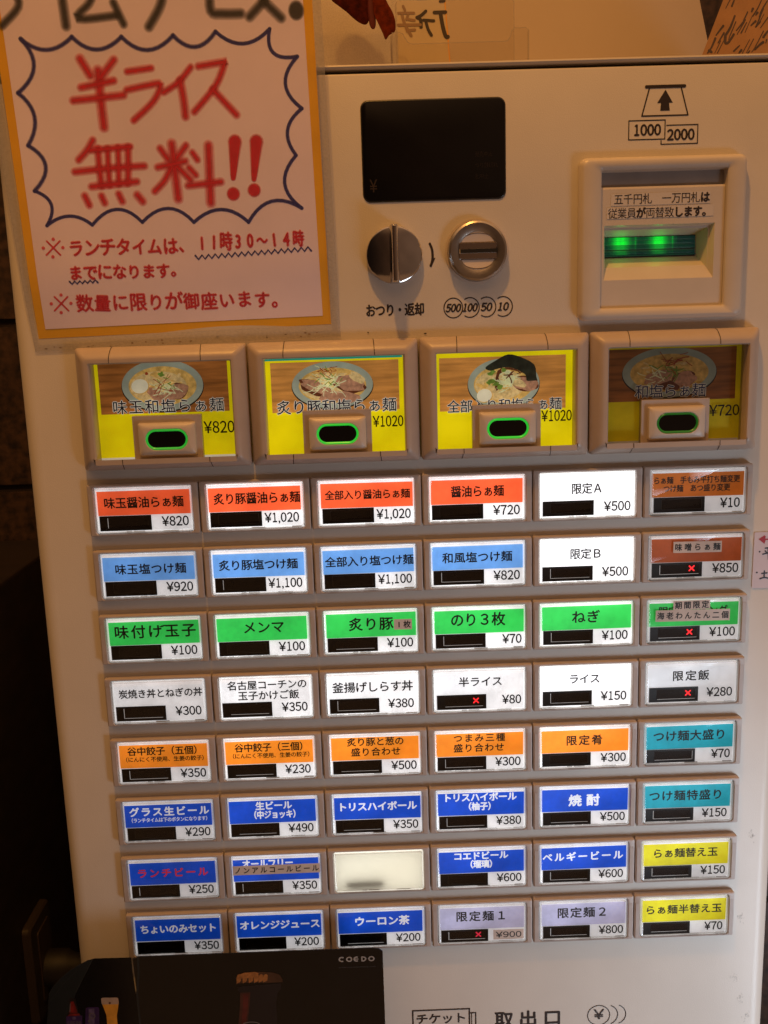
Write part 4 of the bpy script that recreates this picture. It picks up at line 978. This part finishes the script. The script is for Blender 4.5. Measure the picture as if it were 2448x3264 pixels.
pc6([(205, 410), (255, 405), (250, 520), (235, 640), (215, 900), (180, 900), (195, 640), (205, 500)], 3, BR2)
pc6([(145, 325), (150, 260), (165, 235), (215, 220), (310, 212), (470, 220), (530, 240), (555, 280), (555, 305), (420, 310), (300, 308), (200, 312)], 4, CAPD)
for i, x in enumerate((152, 205, 258, 305, 345, 385)):
    pc6([(x, 318 - i * 2), (x - 3, 270), (x + 8, 240), (x + 26, 232), (x + 40, 245), (x + 36, 290), (x + 26, 305 - i * 2)], 5 + i, CAPC)
pc6([(165, 240), (215, 222), (310, 214), (345, 225), (330, 262), (200, 272), (160, 272)], 12, CAPC)
put(fp, ribbon(smooth_line([at(*c6(*p), yc) for p in ((210, 668), (270, 655), (330, 660), (360, 680))], 4), .0005), yc - 3e-4, mat('print_thin_line', (0.2, 0.18, 0.17), 0.5))
LOGO = mat('print_logo_grey', (0.30, 0.27, 0.25), 0.5); LOGO2 = mat('print_url_grey', (0.035, 0.033, 0.033), 0.5)
l0, l1 = at(*c6(1048, 130), yc), at(*c6(1372, 75), yc); lw = (l1[0] - l0[0]) / 5; lh = .0078
for i, ch in enumerate('COEDO'):
    xx = l0[0] + i * lw; zz = l0[1] + .0022 + (l1[1] - l0[1] - .0044) * i / 5; yq = yc - 1e-5 * i; A_, B_, w_ = .0019, .0017, .00105
    arc = lambda a0, a1: [(xx + lw * .46 + A_ * math.cos(math.radians(a)), zz + B_ * math.sin(math.radians(a))) for a in range(a0, a1, 15)]
    if ch == 'O': put(fp, ribbon(arc(0, 360), w_, closed=True, caps=False), yq, LOGO)
    elif ch == 'C': put(fp, ribbon(arc(48, 314), w_, caps=False), yq, LOGO)
    elif ch == 'E':
        put(fp, ribbon(arc(60, 302), w_, caps=False), yq, LOGO); put(fp, ribbon([(xx + .0008, zz), (xx + .0040, zz)], .0008, caps=False), yq - 5e-6, LOGO)
    else:
        put(fp, ribbon([(xx + .0010, zz - .0021), (xx + .0010, zz + .0021)], w_, caps=False), yq, LOGO)
        put(fp, ribbon([(xx + .0013 + .0026 * math.sin(math.radians(a)), zz + B_ * math.cos(math.radians(a))) for a in range(0, 181, 15)], w_, caps=False), yq - 5e-6, LOGO)
put(fp, text_fit('www.coedobrewery.com', l0[0], l1[0], l0[1] - .0058, l0[1] - .0037), yc, LOGO2)
cpart(fp, 'front_panel')
sd = MB()
def ys_(x): return YC + .0004 + max(0, f0[0] - x) * 0.12           # side panel folds back slightly
def sp_(px, py, k=0):
    n_ = Vector((0.12, 1, 0)).normalized(); q = hit(px, py, (f0[0], YC + .0004 - k * 2.5e-5, 0), n_); return tuple(q)
def spoly(pts, k, m_):
    sd.add([sp_(*c5(*p), k) for p in pts], [tuple(range(len(pts)))], m_)
spoly([(500, 116), (890, 105), (905, 250), (930, 430), (955, 560), (990, 810), (1010, 1400), (-60, 1400), (-20, 1000), (5, 720), (15, 540), (20, 490), (60, 420), (150, 320), (250, 240), (350, 175), (430, 135)], 0, CARD)
spoly([(485, 128), (440, 215), (370, 350), (300, 500), (240, 700), (190, 1000), (170, 1400), (-60, 1400), (-20, 1000), (5, 720), (15, 540), (20, 490), (60, 420), (150, 320), (250, 240), (350, 175), (430, 135)], 1, CARD2)
EDG = mat('card_edge_line', (0.045, 0.05, 0.052), 0.4)
for i, pts in enumerate(([(480, 130), (430, 230), (370, 350), (300, 470)], [(20, 500), (60, 420), (150, 320), (250, 240), (350, 178), (430, 137), (500, 117)], [(40, 560), (160, 400), (300, 260)])):
    for j in range(len(pts) - 1):
        A_, B_ = pts[j], pts[j + 1]; dx, dy = B_[0] - A_[0], B_[1] - A_[1]; l = math.hypot(dx, dy); nx_, ny_ = -dy / l * 1.1, dx / l * 1.1
        spoly([(A_[0] - nx_, A_[1] - ny_), (B_[0] - nx_, B_[1] - ny_), (B_[0] + nx_, B_[1] + ny_), (A_[0] + nx_, A_[1] + ny_)], 2 + i, EDG)
PUR = mat('print_purple', (0.032, 0.012, 0.075), 0.4, var=.4, vscale=150); PURL = mat('print_purple_light', (0.085, 0.06, 0.13), 0.4, var=.4, vscale=300)
REDB = mat('print_amber_red', (0.16, 0.010, 0.008), 0.4, var=.5, vscale=200); BEER = mat('print_beer_gold', (0.62, 0.29, 0.035), 0.4, var=.15, vscale=200); FOAM = mat('print_foam', (0.40, 0.29, 0.22), 0.4, var=.1, vscale=200); GRY = mat('print_grey', (0.10, 0.085, 0.09), 0.4, var=.3)
spoly([(232, 550), (262, 530), (300, 545), (318, 620), (330, 690), (365, 720), (370, 1200), (205, 1200), (205, 720), (228, 690), (235, 620)], 5, BR3)
spoly([(250, 575), (280, 570), (310, 650), (320, 690), (232, 690), (240, 640)], 6, REDB); spoly([(215, 730), (240, 700), (340, 700), (350, 728)], 6, REDB)
spoly([(203, 730), (372, 720), (372, 1200), (203, 1200)], 7, PUR); spoly([(240, 600), (250, 590), (245, 680), (236, 685)], 8, GRY)
spoly([(285 + 20 * math.cos(t), 748 + 18 * math.sin(t)) for t in [i * .4 for i in range(16)]], 8, PURL)
for i, x in enumerate((228, 258, 288, 318, 348)):
    for j in range(8):
        t0, t1 = j * .785, (j + 1) * .785
        if i in (0, 2) and j in (0, 7): continue
        spoly([(x + 13 * math.cos(t0), 795 + 15 * math.sin(t0)), (x + 13 * math.cos(t1), 795 + 15 * math.sin(t1)), (x + 8 * math.cos(t1), 795 + 9 * math.sin(t1)), (x + 8 * math.cos(t0), 795 + 9 * math.sin(t0))], 9, GRY)
spoly([(408, 645), (430, 634), (540, 630), (552, 650), (555, 1200), (400, 1200)], 5, PUR); spoly([(440, 650), (500, 645), (505, 1200), (440, 1200)], 6, PURL)
spoly([(478 + 34 * math.cos(t), 725 + 34 * math.sin(t)) for t in [i * .35 for i in range(18)]], 7, GRY); spoly([(478 + 24 * math.cos(t), 725 + 24 * math.sin(t)) for t in [i * .35 for i in range(18)]], 8, PURL)
spoly([(445 + 14 * math.cos(t), 778 + 14 * math.sin(t)) for t in [i * .5 for i in range(13)]], 7, GRY)
spoly([(572, 540), (590, 532), (740, 530), (752, 538), (758, 580), (750, 650), (738, 720), (745, 810), (760, 1200), (620, 1200), (636, 810), (628, 720), (600, 640), (578, 590)], 5, BEER)
spoly([(572, 540), (590, 532), (740, 530), (752, 538), (757, 580), (754, 600), (584, 603), (576, 585)], 6, FOAM)
spoly([(663 + 12 * math.cos(t), 588 + 12 * math.sin(t)) for t in [i * .5 for i in range(13)]], 7, mat('print_dot', (0.07, 0.02, 0.015), 0.5))
cpart(sd, 'side_panel')

# --- outlet plate with a plug on the side partition
ox = -0.395
wp = MB(); WPL = mat('outlet_plate_plastic', (0.035, 0.025, 0.02), 0.5, var=0.06)
out_ = thing('wall_outlet', 'dim cream wall outlet plate with a plug on dark wood partition', 'outlet', (ox, 0.20, -0.36))
def onx(px, py): q = hit(px, py, (ox, 0, 0), Vector((1, 0, 0))); return (q.y, q.z)
t0, t1, bt = onx(66, 2970), onx(128, 2848), onx(112, 3252)
ya, yb2, zt_, zb_ = t0[0], t1[0], t0[1], bt[1]
def rx_(cy, cz, hy, hz, r, x): return [(x, p[0], p[1]) for p in rr(cy, cz, hy, hz, r)]
cy, cz, hy, hz = (ya + yb2) / 2, (zt_ + zb_) / 2, (yb2 - ya) / 2, (zt_ - zb_) / 2
wp.loft([rx_(cy, cz, hy, hz, .006, ox + .0004), rx_(cy, cz, hy, hz, .006, ox + .006), rx_(cy, cz, hy - .002, hz - .002, .005, ox + .0085)], WPL, True, True)
def opart(mb, name):
    o = mb.build(name); o.parent = out_; o.matrix_parent_inverse = Matrix.Translation(-out_.location)
opart(wp, 'plate')
w2 = MB(); w2.loft([rx_(cy + .004, cz, hy * .55, hz * .72, .003, ox + .0086), rx_(cy + .004, cz, hy * .55, hz * .72, .003, ox + .0098)], mat('outlet_socket', (0.05, 0.033, 0.024), 0.4), True, True); opart(w2, 'socket')
w3 = MB(); pk = [(cy + .006 + .018 * math.cos(t), cz - .012 + .018 * math.sin(t)) for t in [i * math.pi / 12 for i in range(24)]]
w3.loft([[(x_, cy + .006 + (a - cy - .006) * k, cz - .012 + (b - cz + .012) * k) for a, b in pk] for x_, k in ((ox + .0099, 1), (ox + .028, 1), (ox + .034, .8), (ox + .060, .42), (ox + .064, .2))], mat('plug_black', (0.010, 0.008, 0.007), 0.6), True, True); opart(w3, 'plug')

# --- things standing on top of the machine
TZ = lz1 + .0004
wb = MB(); WBM = mat('cream_board', (0.52, 0.42, 0.33), 0.55, var=0.04, vscale=8, bump=0.06, bscale=300)
bn = Vector((0, 1, -0.10)).normalized(); bp0 = (0, 0.17, TZ)
def bd(px, py): q = hit(px, py, bp0, bn); return q
e0, e1 = bd(2230, 0), bd(2253, 117)
dirv = (e0 - e1).normalized(); zb0 = TZ
botR = e1 + (e1 - e0) * ((e1.z - zb0) / (e0.z - e1.z)); topR = e1 + dirv * 0.26
botL = Vector((-0.16, bp0[1], TZ)); topL = botL + Vector((0, .0185, .185)).normalized() * .255
for dd in (0, .004): pass
fr_ = [botL, botR, topR, topL]
wb.add([tuple(v) for v in fr_] + [tuple(v + Vector((0, .004, 0.0))) for v in fr_], [(0, 1, 2, 3), (7, 6, 5, 4), (0, 4, 5, 1), (1, 5, 6, 2), (2, 6, 7, 3), (3, 7, 4, 0)], WBM)
tag(wb.build('cream_board', smooth=False), 'plain cream board leaning at the back of the machine top', 'board')
# kraft card with brush writing
kc_ = MB(); KR = mat('kraft_card', (0.27, 0.135, 0.05), 0.65, var=0.10, vscale=60, bump=0.1, bscale=500)
kn = Vector((0, 1, -0.62)).normalized(); kp = (0, 0.055, TZ)
def kd(px, py, d=0.0):
    return hit(px, py, Vector(kp) - kn * d, kn)
kx, kz = Vector((1, 0, 0)), Vector((0, 0.62, 1)).normalized()
kl0, kl1 = kd(2238, 175), kd(2305, 0)
lean = (kl1 - kl0).normalized()
c0 = kl0 - lean * ((kl0.z - TZ) / lean.z if lean.z > 0 else 0); hgt_ = .16
cr = c0 + Vector((.13, 0, 0))
kk = [c0, cr, cr + lean * hgt_, c0 + lean * hgt_]
kc_.add([tuple(v) for v in kk] + [tuple(v + kn * .0012) for v in kk], [(0, 1, 2, 3), (7, 6, 5, 4), (0, 4, 5, 1), (1, 5, 6, 2), (2, 6, 7, 3), (3, 7, 4, 0)], KR)
BRU = mat('brush_ink', (0.03, 0.012, 0.008), 0.6, var=.3)
def c7(x, y): return (2100 + x / 4.767, y / 4.767)
KS = [([(980, 390), (870, 535)], 22), ([(1155, 240), (1085, 420), (1010, 540)], 26), ([(1170, 330), (1090, 520), (1060, 600)], 12), ([(1140, 520), (1060, 640), (1010, 650), (1010, 560)], 30), ([(990, 500), (900, 650)], 18), ([(985, 620), (890, 805)], 10),
      ([(860, 580), (800, 720), (740, 805)], 22), ([(800, 790), (770, 770)], 34), ([(940, 620), (850, 805)], 9), ([(1350, 180), (1290, 310)], 16), ([(1310, 300), (1230, 400), (1180, 460)], 18), ([(1335, 340), (1250, 500)], 14), ([(1300, 330), (1190, 520)], 12),
      ([(1420, 240), (1310, 490)], 8), ([(1430, 130), (1410, 175)], 24), ([(1560, 0), (1500, 130), (1430, 240)], 14), ([(1500, 190), (1475, 225)], 22), ([(1650, 10), (1560, 160), (1530, 260)], 16), ([(1470, 320), (1400, 385)], 22), ([(1590, 130), (1490, 370), (1470, 410), (1540, 330)], 16), ([(1660, 260), (1545, 420)], 12), ([(1600, 210), (1520, 350)], 8),
      ([(1590, 470), (1460, 720), (1410, 790)], 10), ([(1655, 470), (1590, 560)], 24), ([(1585, 640), (1530, 680), (1460, 750)], 26), ([(1225, 690), (1140, 775)], 16), ([(1255, 760), (1220, 800)], 24), ([(1380, 600), (1270, 805)], 8), ([(1440, 590), (1330, 800)], 9), ([(1380, 770), (1355, 805)], 16), ([(1080, 0), (1015, 125)], 9), ([(1145, 0), (1110, 90)], 18), ([(1640, 600), (1625, 650)], 14)]
for i, (pts, w) in enumerate(KS):
    q = smooth_line([(p[0], p[1]) for p in pts], 3) if len(pts) > 2 else pts
    vs, fs = ribbon(q, w * 1.5, taper=(.7, 1.0) if i % 2 else (1.0, .6))
    kc_.add([tuple(kd(*c7(*p), .00015 + i * 4e-6)) for p in vs], fs, BRU)
tag(kc_.build('kraft_card', smooth=False), 'brown kraft card with slanted black brush writing on the machine top', 'card')
# clear acrylic card holder
AC = clear('clear_acrylic', tint=(0.93, 0.90, 0.84), gloss=0.9, frost=0.06, rough=0.06); ACE = clear('acrylic_edge', tint=(0.80, 0.72, 0.60), gloss=2.0, frost=0.38, rough=0.1)
AH = thing('acrylic_holder', 'clear acrylic card holder with notched front pocket on the machine top', 'card holder', (0.035, 0.06, TZ))
def apart(mb, name):
    o = mb.build(name, smooth=False); o.parent = AH; o.matrix_parent_inverse = Matrix.Translation(-AH.location)
def c4(x, y): return (1220 + x / 3.318, y / 3.318)
def plate(mb, pts, y0, y1):
    mb.poly(pts, y0, AC)
    put(mb, ribbon(pts, .0008, closed=True, caps=False), y0 - .0001, ACE); 
yb_, yf_ = .066, .054
bl, br = at(*c4(140, 300), yb_)[0], at(*c4(1388, 300), yb_)[0]; tt = at(*c4(170, 14), yb_)[1]
mb1 = MB(); plate(mb1, [(bl, TZ), (br, TZ), (br, tt - .003)] + [(br - .003 + .003 * math.cos(t), tt - .003 + .003 * math.sin(t)) for t in (.4, .8, 1.2, 1.57)] + [(bl + .003 - .003 * math.sin(t), tt - .003 + .003 * math.cos(t)) for t in (0, .4, .8, 1.2)] + [(bl, tt - .003)], yb_, 0); apart(mb1, 'back_plate')
A4 = lambda x, y: at(*c4(x, y), yf_)
fl, fr2 = A4(105, 500)[0], A4(1545, 500)[0]; ftl, ftr = A4(105, 345)[1], A4(1500, 292)[1]
nl, nr, nz_ = A4(235, 400)[0], A4(1350, 380)[0], A4(300, 465)[1]
fpts = [(fl, TZ), (fr2, TZ), (fr2, ftr - .002), (fr2 - .002, ftr), (nr + .003, ftr), (nr + .001, ftr - .002), (nr, nz_ + .003), (nr - .002, nz_ + .0004), (nr - .004, nz_), (nl + .005, nz_), (nl + .002, nz_ + .001), (nl, nz_ + .004), (nl - .0015, ftl - .001), (nl - .004, ftl), (fl, ftl)]
mb2 = MB(); plate(mb2, fpts, yf_, 0)
mb2.add([(fl, yf_, TZ), (fl, yf_, ftl), (fl - .0012, yb_ - .001, ftl), (fl - .0012, yb_ - .001, TZ)], [(0, 1, 2, 3)], ACE); mb2.add([(fr2, yf_, TZ), (fr2, yf_, ftr), (fr2 + .0006, yb_ - .001, ftr), (fr2 + .0006, yb_ - .001, TZ)], [(0, 1, 2, 3)], ACE)
apart(mb2, 'front_pocket')
# paper in the holder, its writing showing through in mirror image
pi_ = MB(); yp = .062; TP = mat('thin_cream_paper', (0.60, 0.48, 0.30), 0.6, var=.04)
pe = at(*c4(660, 0), yp)[0]; pe2 = at(*c4(708, 440), yp)[0]; pl_ = at(*c4(150, 300), yp)[0]; zt2 = tt - .001; zlow = TZ + .0005
pi_.poly([(pl_ + .0005, zlow), (pe2 + .0008, zlow), (pe - .0003, zt2), (pl_ + .0005, zt2)], yp, TP)
put(pi_, ribbon([(pe2 + .0008, zlow), (pe - .0003, zt2)], .0009, caps=False), yp - .0001, mat('orange_paper_edge', (0.75, 0.36, 0.06), 0.5))
yk = yp - .0002
IK = mat('felt_pen_grey', (0.055, 0.04, 0.03), 0.6); IK2 = mat('felt_pen_faded', (0.30, 0.19, 0.11), 0.6)
for i, (pts, w, m_) in enumerate((([(455, 118), (410, 160), (362, 185)], .0022, IK), ([(362, 185), (400, 210), (405, 285)], .0024, IK), ([(430, 212), (540, 220)], .0020, IK), ([(455, 225), (480, 310), (515, 372)], .0022, IK), ([(545, 132), (665, 128)], .0024, IK), ([(612, 150), (635, 280), (665, 380), (690, 390)], .0028, IK), ([(605, 14), (650, 10)], .0018, IK),
                                  ([(215, 65), (235, 110)], .0018, IK2), ([(165, 138), (330, 138)], .0017, IK2), ([(270, 150), (250, 205)], .0018, IK2), ([(205, 165), (235, 260), (300, 375)], .0021, IK2), ([(160, 265), (400, 262)], .0019, IK2), ([(270, 205), (335, 215)], .0017, IK2), ([(270, 320), (340, 315)], .0018, IK2), ([(235, 260), (260, 330)], .0018, IK2))):
    put(pi_, ribbon(smooth_line([at(*c4(*p), yk) for p in pts], 4), w), yk - i * 6e-6, m_)
tag(pi_.build('paper_card', smooth=False), 'thin cream paper with mirrored grey writing inside the clear acrylic holder', 'paper')
# dried red leaves
RL = mat('dark_red_felt', (0.055, 0.007, 0.003), 0.8, var=0.5, vscale=220, bump=0.5, bscale=700, spec=0.08); RL2 = mat('orange_red_felt', (0.12, 0.017, 0.003), 0.8, var=0.45, vscale=220, bump=0.5, bscale=700, spec=0.08); RS_ = mat('red_cord', (0.10, 0.005, 0.006), 0.7)
lf = thing('leaf_ornament', 'dark red leaf ornament with hanging lobes over the machine top', 'ornament', (-0.035, 0.09, 0.56))
def c3(x, y): return (1000 + x / 4.1475, y / 4.1475)
def leaf(name, pts, y, m_, thick=.0018):
    b = MB(); p2 = [at(*c3(*p), y) for p in smooth_line(pts, 4, True)]
    cxx = sum(p[0] for p in p2) / len(p2); czz = sum(p[1] for p in p2) / len(p2)
    ins = lambda k, dy: [(cxx + (p[0] - cxx) * k, y + dy, czz + (p[1] - czz) * k) for p in p2]
    b.loft([ins(.97, thick), ins(1, thick * .5), ins(.97, 0), ins(.7, -.0006), ins(.3, -.0008)], m_, True, True)
    o = b.build(name); o.parent = lf; o.matrix_parent_inverse = Matrix.Translation(-lf.location)
leaf('leaf', [(230, -10), (330, 75), (440, 160), (520, 235), (610, 300), (680, 322), (720, 290), (745, 180), (755, 40), (760, -150), (500, -260), (200, -150)], .092, RL)
leaf('leaf', [(790, 150), (850, 300), (910, 430), (950, 520), (1000, 460), (1075, 410), (1080, 280), (1040, 150), (960, 0), (900, -200), (780, -200)], .088, RL2)
cdm = MB(); 
cp = [at(*c3(*p), .094) for p in smooth_line([(765, -200), (758, 100), (770, 250), (785, 395)], 4)]
n8 = [i * math.pi / 4 for i in range(8)]
cdm.loft([[(p[0] + .0022 * k * math.cos(t), .094 + .0016 * math.sin(t) - .003, p[1]) for t in n8] for p, k in zip(cp, [1.2] * (len(cp) - 3) + [1.1, .9, .5])], RS_, True, True)
o = cdm.build('cord'); o.parent = lf; o.matrix_parent_inverse = Matrix.Translation(-lf.location)
# frosted plastic bag behind the leaves
bgm = MB(); BAG = clear('frosted_bag', tint=(0.85, 0.82, 0.80), gloss=1.2, frost=0.62, rough=0.22)
nx_n, nz_n = 22, 18; V_ = []
rnd = random.Random(9)
for j in range(nz_n + 1):
    for i in range(nx_n + 1):
        u, v = i / nx_n, j / nz_n
        x = -0.135 + .155 * u; z = TZ + .0006 + .12 * v
        puff = math.sin(math.pi * u) ** .5 * math.sin(math.pi * min(1, v * .9 + .12)) ** .5
        V_.append((x, 0.135 - .020 * puff - .0022 * math.sin(u * 17 + v * 9) * puff - rnd.uniform(0, .0006), z))
bgm.add(V_, [(j * (nx_n + 1) + i, j * (nx_n + 1) + i + 1, (j + 1) * (nx_n + 1) + i + 1, (j + 1) * (nx_n + 1) + i) for j in range(nz_n) for i in range(nx_n)], BAG)
tag(bgm.build('plastic_bag'), 'crinkled frosted plastic bag behind the red leaves on machine top', 'plastic bag')
